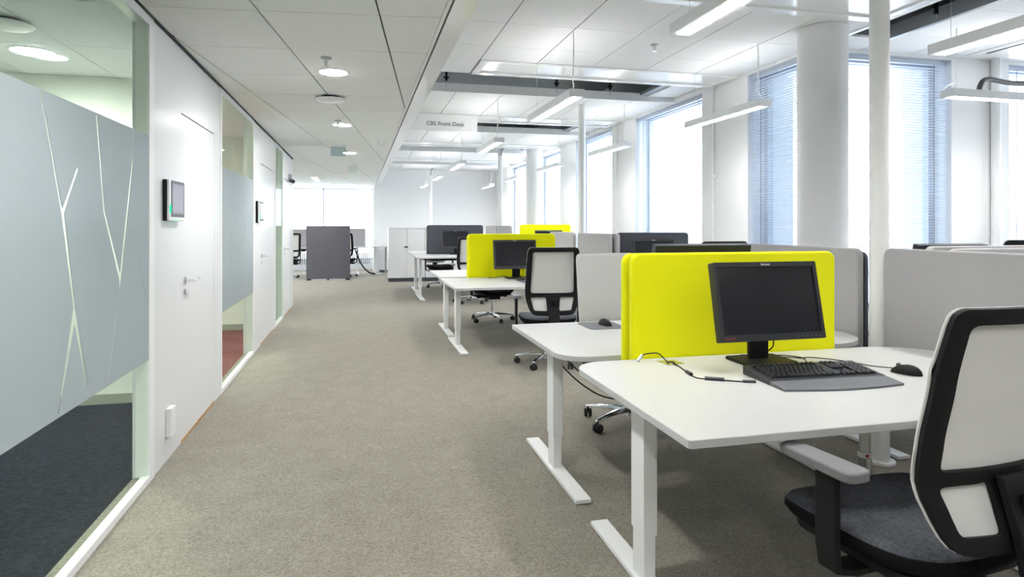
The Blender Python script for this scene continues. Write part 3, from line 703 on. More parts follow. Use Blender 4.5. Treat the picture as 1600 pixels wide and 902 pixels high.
bm = BM(); box(bm, -0.012, 0.012, -0.01, 0.01, 0.03, 0.15); box(bm, -0.04, 0.0, -0.008, 0.008, 0.07, 0.09); obj('clamp', bm, 'black', t)
for y in (7.25, 10.3, 13.35):
    bm = BM(); cyl(bm, (0.62, y, 3.35), (3.9, y, 3.35), 0.10, seg=20)
    tag(obj('air_duct', bm, 'duct', smooth=True), 'round grey air duct inside the %s ceiling opening' % ('first' if y < 8 else 'second' if y < 11 else 'third'), 'duct')

# ---------------------------------------------------------------- wall devices
def panel_pc(y, z, label):
    t = thing('room_booking_tablet', label, 'tablet', (XW, y, z), 0)
    w, h = 0.31, 0.235
    bm = BM(); box(bm, 0.0, 0.022, 0.0, w, 0.0, h); obj('back_box', bm, 'black', t, bevel=0.006)
    bm = BM(); box(bm, 0.022, 0.036, 0.0, w, 0.0, h); obj('case', bm, 'lamp_body', t, bevel=0.006)
    bm = BM(); prism(bm, rrect(0.03, w-0.004, 0.022, h-0.004, 0.008), 0.0362, 0.0375, 'x'); obj('bezel', bm, 'palm', t)
    bm = BM(); box(bm, 0.0376, 0.038, 0.055, w-0.025, 0.042, h-0.022); obj('screen', bm, 'tablet_screen', t)
    bm = BM(); box(bm, 0.0365, 0.0385, 0.006, 0.022, 0.045, 0.09); box(bm, 0.026, 0.034, 0.13, 0.19, -0.0012, 0.0005); obj('status_light', bm, 'led', t)
panel_pc(3.90, 1.375, 'wall tablet with a green light between glass wall and nearest door')
panel_pc(7.20, 1.375, 'smaller-looking wall tablet beside the second door')
t = thing('power_socket', 'white double wall socket low beside the nearest door', 'socket', (XW, 3.96, 0.14))
bm = BM(); box(bm, 0, 0.032, 0, 0.085, 0, 0.16); obj('plate', bm, 'white_metal', t, bevel=0.003)
for z in (0.04, 0.12):
    bm = BM(); cyl(bm, (0.032, 0.0425, z), (0.034, 0.0425, z), 0.024, seg=20); obj('outlet', bm, 'lamp_body', t)

# ---------------------------------------------------------------- desks
def desk(label, x0, x1, ya, yb, z, back='far', group='white sit-stand desks', round_=(0.15, 0.30), foot=0.92, yl=None):
    """desk whose screen side is 'far' (yb) or 'near' (ya)"""
    t = thing('sit_stand_desk', label, 'desk', (x0, ya, 0), 0, group)
    w, d = x1-x0, yb-ya; rl, rr = round_
    r = [0.015, 0.03, rr, rl] if back == 'far' else [rl, rr, 0.03, 0.015]
    bm = BM(); prism(bm, rrect(0, w, 0, d, r, 10), z-0.026, z); obj('tabletop', bm, 'desk', t, bevel=0.002, smooth=True)
    yc = (d/2 if yl is None else yl-ya)
    for lx in (0.115, w-0.30):
        bm = BM(); box(bm, lx-0.028, lx+0.028, yc-0.055, yc+0.055, 0.195, z-0.045); lg = obj('leg', bm, 'white_metal', t, bevel=0.003)
        bm = BM(); box(bm, lx-0.023, lx+0.023, yc-0.049, yc+0.049, 0.022, 0.20); obj('inner_tube', bm, 'white_metal', lg, bevel=0.002)
        bm = BM(); box(bm, lx-0.04, lx+0.04, yc-foot/2, yc+foot/2, 0.006, 0.026); ft = obj('foot', bm, 'white_metal', t, bevel=0.003)
        bm = BM()
        for q in (-foot/2+0.04, foot/2-0.04): cyl(bm, (lx, yc+q, 0), (lx, yc+q, 0.007), 0.02, seg=12)
        obj('glide', bm, 'rubber', ft)
        bm = BM(); box(bm, lx-0.02, lx+0.02, yc-d*0.36, yc+d*0.36, z-0.046, z-0.026); obj('bracket', bm, 'white_metal', t)
    bm = BM(); box(bm, 0.143, w-0.328, yc-0.03, yc+0.03, z-0.085, z-0.045); obj('crossbeam', bm, 'black_soft', t)
    yt = d-0.20 if back == 'far' else 0.05
    bm = BM(); box(bm, 0.35, w-0.45, yt, yt+0.13, z-0.12, z-0.112); box(bm, 0.35, w-0.45, yt, yt+0.004, z-0.12, z-0.027); box(bm, 0.35, w-0.45, yt+0.126, yt+0.13, z-0.12, z-0.027)
    obj('cable_tray', bm, 'black_soft', t)
    return t
desk('nearest white desk with the large monitor and keyboard in front of the lime screen', 0.935, 2.83, 1.66, 2.728, 0.722, 'far', yl=2.20)
desk('white desk directly behind the near lime screen, mouse mat on it', 0.940, 2.765, 2.836, 3.87, 0.722, 'near', yl=3.33)
desk('white desk in front of the second lime screen', 0.955, 2.78, 6.33, 7.57, 0.71, 'far', round_=(0.03, 0.3), yl=6.95, foot=0.98)
desk('white desk behind the second lime screen', 0.975, 2.78, 7.73, 8.95, 0.71, 'near', round_=(0.03, 0.3), yl=8.05, foot=0.95)
desk('raised white desk in front of the dark grey screen', 1.00, 2.80, 11.10, 12.34, 0.785, 'far', round_=(0.03, 0.3), yl=11.8, foot=1.2)
desk('raised white desk behind the dark grey screen', 1.03, 2.80, 12.47, 13.9, 0.785, 'near', round_=(0.03, 0.3), yl=13.1, foot=1.2)
desk('white desk by the windows under the dark grey screen', 2.94, 3.93, 5.85, 6.955, 0.722, 'far', round_=(0.05, 0.05))
desk('white desk by the windows under the distant lime screen', 2.94, 3.93, 10.3, 11.385, 0.80, 'far', round_=(0.05, 0.05))
desk('white desk in the bay on the near side of the grey screen pair', 2.93, 4.85, 1.75, 2.76, 0.722, 'far')
desk('white desk in the bay on the far side of the grey screen pair', 2.93, 4.85, 2.93, 3.95, 0.722, 'near')
desk('white far desk left of the free-standing dark screen', -2.6, -0.95, 17.4, 18.2, 0.75, 'far', round_=(0.03, 0.03), foot=0.7)
desk('white far desk right of the free-standing dark screen', -0.75, 0.27, 17.4, 18.2, 0.77, 'far', round_=(0.03, 0.03), foot=0.7)
t = thing('side_table', 'small white far table left of the cupboards', 'table', (0.28, 17.55, 0))
bm = BM(); box(bm, 0, 0.72, 0, 0.7, 0.745, 0.77); obj('tabletop', bm, 'desk', t)
bm = BM(); box(bm, 0.15, 0.21, 0.28, 0.34, 0.02, 0.745); obj('leg', bm, 'white_metal', t)
bm = BM(); box(bm, 0.02, 0.36, 0.26, 0.36, 0.0, 0.02); obj('foot', bm, 'white_metal', t)
bm = BM(); box(bm, 0.44, 0.49, 0.5, 0.55, 0.0, 0.745); obj('leg', bm, 'grey_alu', t)

def screen_panel(label, x0, x1, y, th, z0, z1, m, axis='y', r=0.045, rz=0, origin=None, group=None):
    """upholstered screen; axis y: faces -Y/+Y, spans x0..x1 ; axis x: faces -X, spans y"""
    t = None; bm = BM()
    if axis == 'y': prism(bm, rrect(x0, x1, z0, z1, [0.01, 0.01, r, r], 6), y, y+th, 'y')
    else: prism(bm, rrect(x0, x1, z0, z1, [0.01, 0.01, r, r], 6), y, y+th, 'x')
    o = obj('desk_screen', bm, m, None, smooth=True, bevel=0.009, bseg=3, ang=30)
    if origin: o.location = origin; o.rotation_euler = (0, 0, rz)
    tag(o, label, 'screen', group)
screen_panel('lime yellow felt screen directly behind the near monitor', 1.245, 2.365, 2.735, 0.038, 0.60, 1.217, 'yellow')
screen_panel('lime yellow felt screen, rear one of the touching near pair', 1.225, 2.345, 2.785, 0.038, 0.60, 1.215, 'yellow')
screen_panel('second lime yellow felt screen, behind the small monitor of the middle desk', 1.305, 2.415, 7.60, 0.05, 0.60, 1.243, 'yellow')
screen_panel('lime yellow felt screen behind the middle lime screen, facing the far desk', 1.300, 2.410, 7.665, 0.05, 0.60, 1.238, 'yellow')
screen_panel('dark grey felt screen on the raised far desk', 1.305, 2.42, 12.36, 0.045, 0.66, 1.352, 'charcoal')
screen_panel('dark grey felt screen, rear one of the far pair', 1.300, 2.41, 12.415, 0.045, 0.66, 1.348, 'charcoal')
screen_panel('dark grey felt screen by the first tall window', 2.985, 3.92, 6.97, 0.045, 0.60, 1.262, 'charcoal')
screen_panel('distant lime yellow felt screen in front of the far windows', 2.935, 3.925, 11.40, 0.05, 0.66, 1.362, 'yellow')
screen_panel('light grey felt screen at the right, behind the near mouse', 1.60, 2.935, 2.855, 0.045, 0.55, 1.222, 'grey', 'x')
screen_panel('light grey felt screen just left of the near slim pole', 3.065, 4.15, 2.80, 0.045, 0.55, 1.215, 'grey', 'x')
screen_panel('charcoal back screen hidden behind the light grey one by the near pole', 3.075, 4.10, 2.86, 0.03, 0.55, 1.195, 'charcoal', 'x')
screen_panel('light grey felt screen just right of the middle slim pole', 6.78, 7.86, 2.80, 0.045, 0.55, 1.25, 'grey', 'x')
screen_panel('grey felt screen doubling the one right of the middle pole', 6.76, 7.84, 2.885, 0.045, 0.55, 1.25, 'grey', 'x')
screen_panel('light grey felt screen just left of the middle slim pole', 8.02, 9.10, 2.80, 0.045, 0.55, 1.255, 'grey', 'x')
screen_panel('light grey far screen right of the third slim pole', 11.72, 12.84, 2.82, 0.045, 0.66, 1.34, 'grey', 'x')
screen_panel('light grey far screen left of the third slim pole', 12.98, 14.10, 2.82, 0.045, 0.66, 1.34, 'grey', 'x')
screen_panel('front one of the two grey screens at the right edge', 0, 1.55, 0, 0.045, 0.60, 1.220, 'grey', rz=R(1.5), origin=(3.17, 2.785, 0))
screen_panel('rear one of the two grey screens at the right edge', 0, 1.65, 0, 0.045, 0.60, 1.232, 'grey', rz=R(1.5), origin=(3.08, 2.845, 0))
screen_panel('pale grey far screen left of the free-standing dark screen', -2.4, -1.1, 17.80, 0.04, 0.752, 1.245, 'grey')
screen_panel('pale grey far screen right of the free-standing dark screen', -0.7, 0.19, 17.80, 0.04, 0.772, 1.26, 'grey')

# ---------------------------------------------------------------- monitors
def monitor(label, loc, rz=0, tilt=12, w=0.52, h=0.345, lift=0.295, sx=0.0, texts=True):
    t = thing('computer_monitor', label, 'monitor', loc, rz, 'flat computer monitors')
    bm = BM(); prism(bm, rrect(-0.13, 0.13, -0.10, 0.10, 0.02), 0.0, 0.014); obj('base', bm, 'black', t, bevel=0.004)
    bm = BM(); prism(bm, [(-0.05, 0.015), (0.05, 0.015), (0.045, 0.045), (-0.045, 0.045)], 0.014, lift+0.02); obj('stand_neck', bm, 'black', t, bevel=0.004)
    Rm = Matrix.Translation((sx, -0.115, lift)) @ Matrix.Rotation(-R(tilt), 4, 'X')
    def part(name, bm, m, par=t, **k):
        o = obj(name, bm, m, par, **k); o.matrix_local = Rm; return o
    bm = BM(); prism(bm, rrect(-w/2, w/2, -h/2, h/2, 0.006), 0.0, 0.032, 'y')
    hb = part('housing', bm, 'bezel', bevel=0.003)
    bm = BM(); prism(bm, rrect(-w*0.34, w*0.34, -h*0.32, h*0.32, 0.02), 0.032, 0.058, 'y')
    A = part('back_bulge', bm, 'black_soft', bevel=0.008)
    bm = BM(); b = 0.018; bt = 0.022; bb = 0.030
    sheet(bm, rrect(-w/2+0.001, w/2-0.001, -h/2+0.001, h/2-0.001, 0.005), [[(-w/2+b, -h/2+bb), (w/2-b, -h/2+bb), (w/2-b, h/2-bt), (-w/2+b, h/2-bt)]], 0, lambda a, c: (a, -0.006, c))
    bz = part('bezel', bm, 'bezel', solid=0.010, soff=0)
    bm = BM(); box(bm, -w/2+b, w/2-b, -0.003, -0.0005, -h/2+bb, h/2-bt); part('screen', bm, 'screen')
    if texts:
        o = text('maker_lettering', 'lenovo', 0.017, 'logo', t, (0,0,0), (0,0,0)); o.matrix_local = Rm @ Matrix.Translation((0, -0.0115, h/2-0.017)) @ Matrix.Rotation(R(90), 4, 'X')
        o = text('model_lettering', 'ThinkVision', 0.012, 'redink', t, (0,0,0), (0,0,0)); o.matrix_local = Rm @ Matrix.Translation((-w/2+0.045, -0.0115, -h/2+0.011)) @ Matrix.Rotation(R(90), 4, 'X')
        bm = BM()
        for k in range(6): cyl(bm, (w/2-0.14+k*0.022, -0.0125, -h/2+0.014), (w/2-0.14+k*0.022, -0.0112, -h/2+0.014), 0.003, seg=8)
        part('control_buttons', bm, 'palm')
        bm = BM(); tube(bm, [(0.06,0.02,0.16-lift+lift),(0.10,0.05,0.06),(0.06,0.10,0.012),(-0.02,0.11,0.008)], 0.003, 6); obj('signal_cable', bm, 'black', t)
    return t
m1 = monitor('large dark monitor on the nearest desk in front of the lime screen', (1.80, 2.545, 0.722), R(0), sx=-0.045)
dup(m1, (1.85, 7.36, 0.71), 0, 'dark monitor on the middle desk in front of the second lime screen')
dup(m1, (1.86, 12.15, 0.785), 0, 'dark monitor on the raised desk in front of the dark grey screen')
dup(m1, (1.76, 3.00, 0.722), PI, 'monitor seen from behind over the top edge of the near lime screen').scale = (1.10, 1, 1.135)
dup(m1, (3.37, 6.80, 0.722), 0, 'dark monitor before the dark grey screen by the windows')
dup(m1, (3.45, 11.2, 0.79), 0, 'top of a dark monitor before the distant lime screen')
dup(m1, (3.60, 3.15, 0.722), PI, 'dark monitor top peeking over the grey screens at the right edge').scale = (1.05, 1, 1.10)

# ---------------------------------------------------------------- keyboards and mice
def keyboard(label, loc, rz, full=True):
    t = thing('keyboard', label, 'keyboard', loc, rz, 'black wide keyboards')
    W_, D = 0.56, 0.175
    bm = BM()
    vs = [(-W_/2, -0.02, 0.0), (W_/2, -0.02, 0.0), (W_/2, D, 0.0), (-W_/2, D, 0.0), (-W_/2, -0.02, 0.018), (W_/2, -0.02, 0.018), (W_/2, D, 0.038), (-W_/2, D, 0.038)]
    v = [bm.verts.new(p) for p in vs]
    for f in ((0,3,2,1),(4,5,6,7),(0,1,5,4),(1,2,6,5),(2,3,7,6),(3,0,4,7)): bm.faces.new([v[i] for i in f])
    obj('body', bm, 'bezel', t, bevel=0.004)
    n = 16; bm = BM(); top = []; 
    poly = [(-W_/2, -0.02)] + [(-W_/2+W_*k/n, -0.115-0.03*math.sin(PI*k/n)) for k in range(n+1)] + [(W_/2, -0.02)]
    A = [bm.verts.new((x, y, 0.0)) for x, y in poly]; B = [bm.verts.new((x, y, 0.017 if y > -0.05 else 0.009)) for x, y in poly]
    for i in range(len(poly)): bm.faces.new((A[i], A[(i+1)%len(poly)], B[(i+1)%len(poly)], B[i]))
    bm.faces.new(A[::-1]); bm.faces.new(B); obj('palm_rest', bm, 'palm', t, bevel=0.003)
    rows = []; u = 0.0225; x0 = -W_/2+0.022
    def kz(y): return 0.018+(y+0.02)/(D+0.02)*0.020
    main = [[1.25,1.25,1.25,6,1.25,1.25,1.25,1.5], [2.25]+[1]*10+[2.75], [1.75]+[1]*11+[2.25], [1.5]+[1]*12+[1.5], [1]*13+[2], [1,0]+[1]*4+[0]+[1]*4+[0]+[1]*4]
    keys = []
    for r, row in enumerate(main):
        x = x0; y = 0.002+r*0.0235+(0.010 if r == 5 else 0)
        tot = sum(k if k else 0.33 for k in row)
        for k in row:
            if k == 0: x += u*0.33; continue
            keys.append((x+0.001, x+k*u-0.0015, y, y+0.0215)); x += k*u
        xx = x0+15.4*u
        if r in (3, 4, 5):
            for q in range(3): keys.append((xx+q*u, xx+q*u+u-0.002, y, y+0.0215))
        if r == 1: keys.append((xx+u, xx+2*u-0.002, y, y+0.0215))
        if r == 0:
            for q in range(3): keys.append((xx+q*u, xx+q*u+u-0.002, y, y+0.0215))
        if r < 5:
            for q in range(4): keys.append((xx+(3.4+q)*u, xx+(3.4+q)*u+u-0.002, y, y+0.0215))
    def cap(bm, a, b, c, d, z):
        i = 0.0025; h = 0.009
        lo = [bm.verts.new(p) for p in ((a,c,z-0.004),(b,c,z-0.004),(b,d,z-0.004),(a,d,z-0.004))]
        hi = [bm.verts.new(p) for p in ((a+i,c+i,z+h),(b-i,c+i,z+h),(b-i,d-i*0.6,z+h+0.002),(a+i,d-i*0.6,z+h+0.002))]
        for k in range(4): bm.faces.new((lo[k], lo[(k+1)%4], hi[(k+1)%4], hi[k]))
        bm.faces.new(hi); bm.faces.new(lo[::-1])
    if full:
        cache = {}
        for a, b, c, d in keys:
            wd = round(b-a, 4)
            if wd not in cache:
                bm = BM(); cap(bm, 0, wd, 0, d-c, 0); o = obj('key', bm, 'key', t); cache[wd] = o.data
            else:
                o = bpy.data.objects.new('key', cache[wd]); C.objects.link(o); o.parent = t
            o.location = (a, c, kz(c)); o.rotation_euler = (math.atan(0.02/(D+0.02)), 0, 0)
    else:
        bm = BM()
        for a, b, c, d in keys: cap(bm, a, b, c, d, kz(c))
        o = obj('keys', bm, 'key', t); o['kind'] = 'stuff'
    return t
keyboard('black wide keyboard with a grey palm rest on the nearest desk', (1.825, 2.165, 0.722), R(-3)).scale = (0.93, 1, 1)
keyboard('black keyboard on the middle desk in front of the second monitor', (2.05, 6.90, 0.71), R(0), False)
keyboard('black keyboard mostly hidden behind the near lime screen', (1.93, 3.62, 0.722), PI, False)
def mouse(label, loc, rz):
    t = thing('computer_mouse', label, 'mouse', loc, rz, 'black computer mice')
    bm = BM(); bmesh.ops.create_uvsphere(bm, u_segments=24, v_segments=14, radius=1)
    for v in bm.verts:
        x, y, z = v.co; zz = max(z, 0)*0.038*(1-0.25*y)
        v.co = (x*0.033*(1-0.12*y-0.15*(1-abs(y))*0.5), y*0.062, zz+0.002)
    obj('shell', bm, 'black', t, smooth=True, ang=60)
    bm = BM(); cyl(bm, (-0.004, 0.030, 0.033), (0.004, 0.030, 0.033), 0.009, seg=14); obj('scroll_wheel', bm, 'palm', t, smooth=True)
    return t
mouse('black mouse on the nearest desk right of the keyboard', (2.245, 2.19, 0.722), R(22))
mouse('dark mouse on the mat of the second desk', (1.50, 3.69, 0.725), R(190))
t = thing('mouse_mat', 'dark grey mouse mat left of the near lime screen', 'mouse mat', (1.47, 3.70, 0.722))
bm = BM(); prism(bm, rrect(-0.115, 0.125, -0.14, 0.13, 0.04), 0.0, 0.003); obj('pad', bm, 'palm', t)
def cable(pts, r, label, m='black', name='cable'):
    bm = BM(); tube(bm, pts, r, 6, 5); tag(obj(name, bm, m, smooth=True), label, 'cable')
cable([(2.235,2.25,0.735),(2.21,2.34,0.726),(2.17,2.46,0.725),(2.08,2.56,0.725),(2.02,2.56,0.725),(1.96,2.60,0.725),(1.90,2.62,0.726)], 0.0022, 'thin black mouse lead behind the keyboard')
cable([(1.92,2.35,0.752),(1.93,2.40,0.727),(1.99,2.48,0.725),(2.03,2.56,0.726),(1.98,2.62,0.727),(1.88,2.66,0.727),(1.78,2.68,0.727)], 0.0022, 'black keyboard lead looping behind the monitor foot')
# plug lead with connectors
t = thing('laptop_power_lead', 'black lead with plugs lying at the left of the nearest desk', 'cable', (0,0,0.722))
bm = BM(); tube(bm, [(1.262,2.66,0.034),(1.285,2.655,0.040),(1.33,2.64,0.042),(1.352,2.625,0.02),(1.362,2.60,0.004)], 0.0028, 6, 6); obj('wire', bm, 'black', t); bm = BM(); tube(bm, [(1.385,2.60,0.004),(1.372,2.50,0.003),(1.352,2.42,0.004)], 0.0028, 6, 6); obj('wire', bm, 'black', t)
bm = BM(); tube(bm, [(1.345,2.37,0.004),(1.345,2.33,0.003),(1.365,2.30,0.004)], 0.0025, 6, 6); obj('wire', bm, 'black', t); bm = BM(); tube(bm, [(1.43,2.262,0.004),(1.47,2.24,0.003),(1.49,2.225,0.004)], 0.0025, 6, 6); obj('wire', bm, 'black', t)
bm = BM(); cyl(bm, (1.352,2.42,0.007), (1.345,2.37,0.007), 0.008, seg=10); obj('connector', bm, 'bezel', t); bm = BM(); cyl(bm, (1.365,2.30,0.007), (1.43,2.262,0.007), 0.0075, seg=10); obj('connector', bm, 'bezel', t); bm = BM(); cyl(bm, (1.49,2.225,0.006), (1.535,2.205,0.006), 0.006, seg=10); obj('connector', bm, 'bezel', t)
bm = BM(); cyl(bm, (1.262,2.66,0.034), (1.238,2.655,0.008), 0.008, seg=10); obj('silver_plug', bm, 'steel', t); t.children[-1]['label'] = 'silver plug end'
t = thing('cable_grommet', 'square metal cable lid set into the nearest desk', 'grommet', (1.385, 2.625, 0.722), R(8))
bm = BM(); box(bm, -0.045, 0.045, -0.045, 0.045, 0.0, 0.002); obj('lid', bm, 'yellow_lid', t)
bm = BM(); prism(bm, rrect(-0.02, 0.02, -0.012, 0.014, 0.008), 0.0021, 0.0028); obj('opening', bm, 'black', t)
cable([(1.05,3.55,0.69),(1.10,3.42,0.58),(1.20,3.28,0.47),(1.32,3.16,0.42),(1.55,3.10,0.44),(1.8,3.1,0.58)], 0.004, 'black cable sagging under the second desk, outer one')
cable([(1.08,3.58,0.69),(1.14,3.45,0.60),(1.25,3.32,0.49),(1.38,3.22,0.43),(1.6,3.16,0.45),(1.85,3.14,0.58)], 0.004, 'black cable sagging under the second desk, inner one')
cable([(1.52,7.46,0.713),(1.60,7.40,0.722),(1.70,7.42,0.735),(1.80,7.38,0.715),(1.95,7.30,0.713),(2.05,7.12,0.73)], 0.0035, 'black lead on the middle desk left of its monitor')
def spine(pts, label):
    t = thing('cable_spine', label, 'cable', (0,0,0), 0, 'grey cable spines under the near desk')
    bm = BM(); tube(bm, pts, 0.013, 10, 8); obj('core', bm, 'palm', t, smooth=True)
    bm = BM(); tube(bm, pts, lambda s: 0.019 if int(s*64) % 2 else 0.014, 10, 12); obj('ribs', bm, 'grey_alu', t)
spine([(2.02,2.50,0.62),(2.06,2.50,0.52),(2.00,2.48,0.43),(1.90,2.46,0.38)], 'ribbed grey cable spine left of the stool post'); spine([(2.40,2.50,0.62),(2.42,2.50,0.50),(2.36,2.48,0.42),(2.26,2.46,0.46)], 'ribbed grey cable spine right of the stool post')

# stool under the near desk
t = thing('low_stool', 'black stool on a metal post with a heart sticker under the near desk', 'stool', (2.27, 2.44, 0))
bm = BM(); lathe(bm, [(0.05, 0.44), (0.16, 0.455), (0.18, 0.48), (0.17, 0.51), (0.05, 0.525)], seg=28); obj('seat', bm, 'seat_side', t, smooth=True, ang=70)
bm = BM(); cyl(bm, (0,0,0.30), (0,0,0.445), 0.024, seg=20); obj('gas_post', bm, 'steel', t, smooth=True)
bm = BM(); cyl(bm, (0,0,0.10), (0,0,0.31), 0.031, seg=20); obj('outer_tube', bm, 'chrome', t, smooth=True)
bm = BM(); cyl(bm, (0,0,0.283), (0,0,0.308), 0.0316, seg=20, cap=False); st = obj('sticker', bm, 'label', t, smooth=True)
bm = BM()
for k in range(10):
    a0 = R(250+k*0)
hp = [(math.sin(a)**3*0.009, (13*math.cos(a)-5*math.cos(2*a)-2*math.cos(3*a)-math.cos(4*a))/16*0.009) for a in [2*PI*k/20 for k in range(20)]]
prism(bm, [(x-0.016, z+0.296) for x, z in hp], -0.0325, -0.0285, 'y'); obj('heart', bm, 'redink', t)
bm = BM()
for k in range(5):
    a = R(20+72*k); cyl(bm, (0.02*math.cos(a), 0.02*math.sin(a), 0.10), (0.20*math.cos(a), 0.20*math.sin(a), 0.03), 0.018, 0.010, 10)
cyl(bm, (0,0,0.06), (0,0,0.12), 0.035, seg=16); obj('star_base', bm, 'black_soft', t, smooth=True)
bm = BM()
for k in range(5):
    a = R(20+72*k); cyl(bm, (0.20*math.cos(a), 0.20*math.sin(a), 0.0), (0.20*math.cos(a), 0.20*math.sin(a), 0.032), 0.014, seg=10)
obj('glide', bm, 'rubber', t)

# ---------------------------------------------------------------- task chairs
def lerp_tab(tab, z):
    for (a, p), (b, q) in zip(tab, tab[1:]):
        if z <= b: 
            s = (z-a)/(b-a); s = max(0, s); s = s*s*(3-2*s)*0.35+s*0.65; return p+(q-p)*s
    return tab[-1][1]
YC = [(0.52, -0.300), (0.60, -0.280), (0.69, -0.262), (0.80, -0.275), (0.95, -0.300), (1.15, -0.338)]
HW = [(0.50, 0.180), (0.58, 0.228), (0.67, 0.252), (0.75, 0.256), (0.95, 0.250), (1.15, 0.238)]
def back_map(off, wrap=0.035):
    return lambda x, z: (x, lerp_tab(YC, z)+off+wrap*(x/0.24)**2, z)
def back_outline(grow, z0=0.515, z1=1.145):
    L_ = []; n = 14
    for k in range(n+1):
        z = z0+(z1-z0)*k/n; L_.append((lerp_tab(HW, z)+grow, z))
    rt = 0.035; top = [(L_[-1][0]-rt+rt*math.cos(a), z1+grow-rt+rt*math.sin(a)) for a in [R(18*k) for k in range(6)]]
    right = [p for p in L_ if z0+0.02 <= p[1] <= z1-rt]
    w0 = lerp_tab(HW, z0+0.03)+grow
    bot = [(w0-0.06, z0-grow), (w0-0.025, z0-grow+0.008), (w0-0.006, z0-grow+0.02)]
    half = bot+right+top
    return half+[(-x, z) for x, z in half[::-1]]
def arc_poly(pts, r=0.02, seg=4):
    out = []; n = len(pts)
    for i in range(n):
        p = Vector(pts[i]); a = Vector(pts[i-1]); b = Vector(pts[(i+1)%n]); u = (a-p).normalized(); w = (b-p).normalized()
        P0 = p+u*r; P1 = p+w*r
        for k in range(seg+1):
            s = k/seg; q = P0*(1-s)**2+p*2*s*(1-s)+P1*s*s; out.append((q.x, q.y))
    return out
def task_chair(label, loc, rz, group='black and white task chairs'):
    t = thing('task_chair', label, 'chair', loc, rz, group)
    # seat
    bm = BM(); n = 40; prof = [(0.80, 0.405), (0.93, 0.412), (1.0, 0.440), (0.995, 0.462), (0.95, 0.478), (0.80, 0.483), (0.5, 0.480), (0.2, 0.477)]
    rings = []
    for s, z in prof:
        ring = []
        for k in range(n):
            a = 2*PI*k/n; c_, s_ = math.cos(a), math.sin(a); e = 2/3.6
            x = 0.268*s*abs(c_)**e*(1 if c_ > 0 else -1); y = 0.262*s*abs(s_)**e*(1 if s_ > 0 else -1)
            zz = z - (0.030*max(0, (y-0.10)/0.16)**2) + 0.012*(x/0.25)**2
            ring.append(bm.verts.new((x, y+0.02, zz)))
        rings.append(ring)
    for A, B in zip(rings, rings[1:]):
        for k in range(n): bm.faces.new((A[k], A[(k+1)%n], B[(k+1)%n], B[k]))
    bm.faces.new(rings[0][::-1]); bm.faces.new(rings[-1])
    so = obj('seat', bm, 'seat', t, smooth=True, ang=80); so.data.materials.append(M['seat_side'])
    for p in so.data.polygons:
        if p.normal.z < 0.45: p.material_index = 1
    bm = BM(); prism(bm, rrect(-0.215, 0.215, -0.20, 0.24, 0.08), 0.375, 0.408); obj('seat_shell', bm, 'black_soft', t, bevel=0.01)
    bm = BM(); prism(bm, rrect(-0.085, 0.085, -0.16, 0.13, 0.03), 0.315, 0.376); box(bm, -0.19, 0.19, 0.0, 0.018, 0.335, 0.353); cyl(bm, (-0.235, 0.009, 0.344), (-0.185, 0.009, 0.344), 0.016, seg=12); cyl(bm, (0.185, 0.009, 0.344), (0.235, 0.009, 0.344), 0.016, seg=12)
    obj('tilt_mechanism', bm, 'black', t, bevel=0.005)
    # backrest
    mz = 0.705
    up = arc_poly([(-0.206, mz+0.014), (0.206, mz+0.014), (0.194, 1.105), (-0.194, 1.105)], 0.025)
    lo1 = arc_poly([(-0.176, 0.560), (-0.054, 0.556), (-0.066, mz-0.020), (-0.208, mz-0.026)], 0.018)
    lo2 = arc_poly([(0.054, 0.556), (0.176, 0.560), (0.208, mz-0.026), (0.066, mz-0.020)], 0.018)
    bm = BM(); sheet(bm, back_outline(0.0), [up, lo1, lo2], 0.028, back_map(-0.008)); obj('backrest_frame', bm, 'black', t, smooth=True, solid=0.016, ang=60, bevel=0.004)
    bm = BM(); sheet(bm, back_outline(0.001), [], 0.028, back_map(0.0045)); obj('backrest_cloth', bm, 'mesh_white', t, smooth=True, solid=0.006, ang=60)
    # spine from the mechanism up to the cross bar
    bm = BM()
    prev = None
    for (y, z, w, th) in ((-0.10, 0.345, 0.05, 0.018), (-0.26, 0.350, 0.052, 0.020), (-0.335, 0.385, 0.052, 0.018), (-0.345, 0.46, 0.050, 0.016), (-0.325, 0.56, 0.050, 0.014), (-0.303, 0.64, 0.054, 0.012), (-0.296, 0.705, 0.070, 0.010)):
        d = (0, -1) if z > 0.40 else (0.0, -1)
        if z > 0.38: q = [bm.verts.new((-w, y-th, z)), bm.verts.new((w, y-th, z)), bm.verts.new((w, y+th, z)), bm.verts.new((-w, y+th, z))]
        else: q = [bm.verts.new((-w, y, z-th)), bm.verts.new((w, y, z-th)), bm.verts.new((w, y, z+th)), bm.verts.new((-w, y, z+th))]
        if prev:
            for k in range(4): bm.faces.new((prev[k], prev[(k+1)%4], q[(k+1)%4], q[k]))
        else: bm.faces.new(q[::-1])
        prev = q
    bm.faces.new(prev); sp = obj('back_strut', bm, 'black_soft', t, bevel=0.005)
    bm = BM(); box(bm, -0.026, 0.026, -0.345, -0.318, 0.615, 0.665); obj('height_latch', bm, 'black', sp, bevel=0.003)
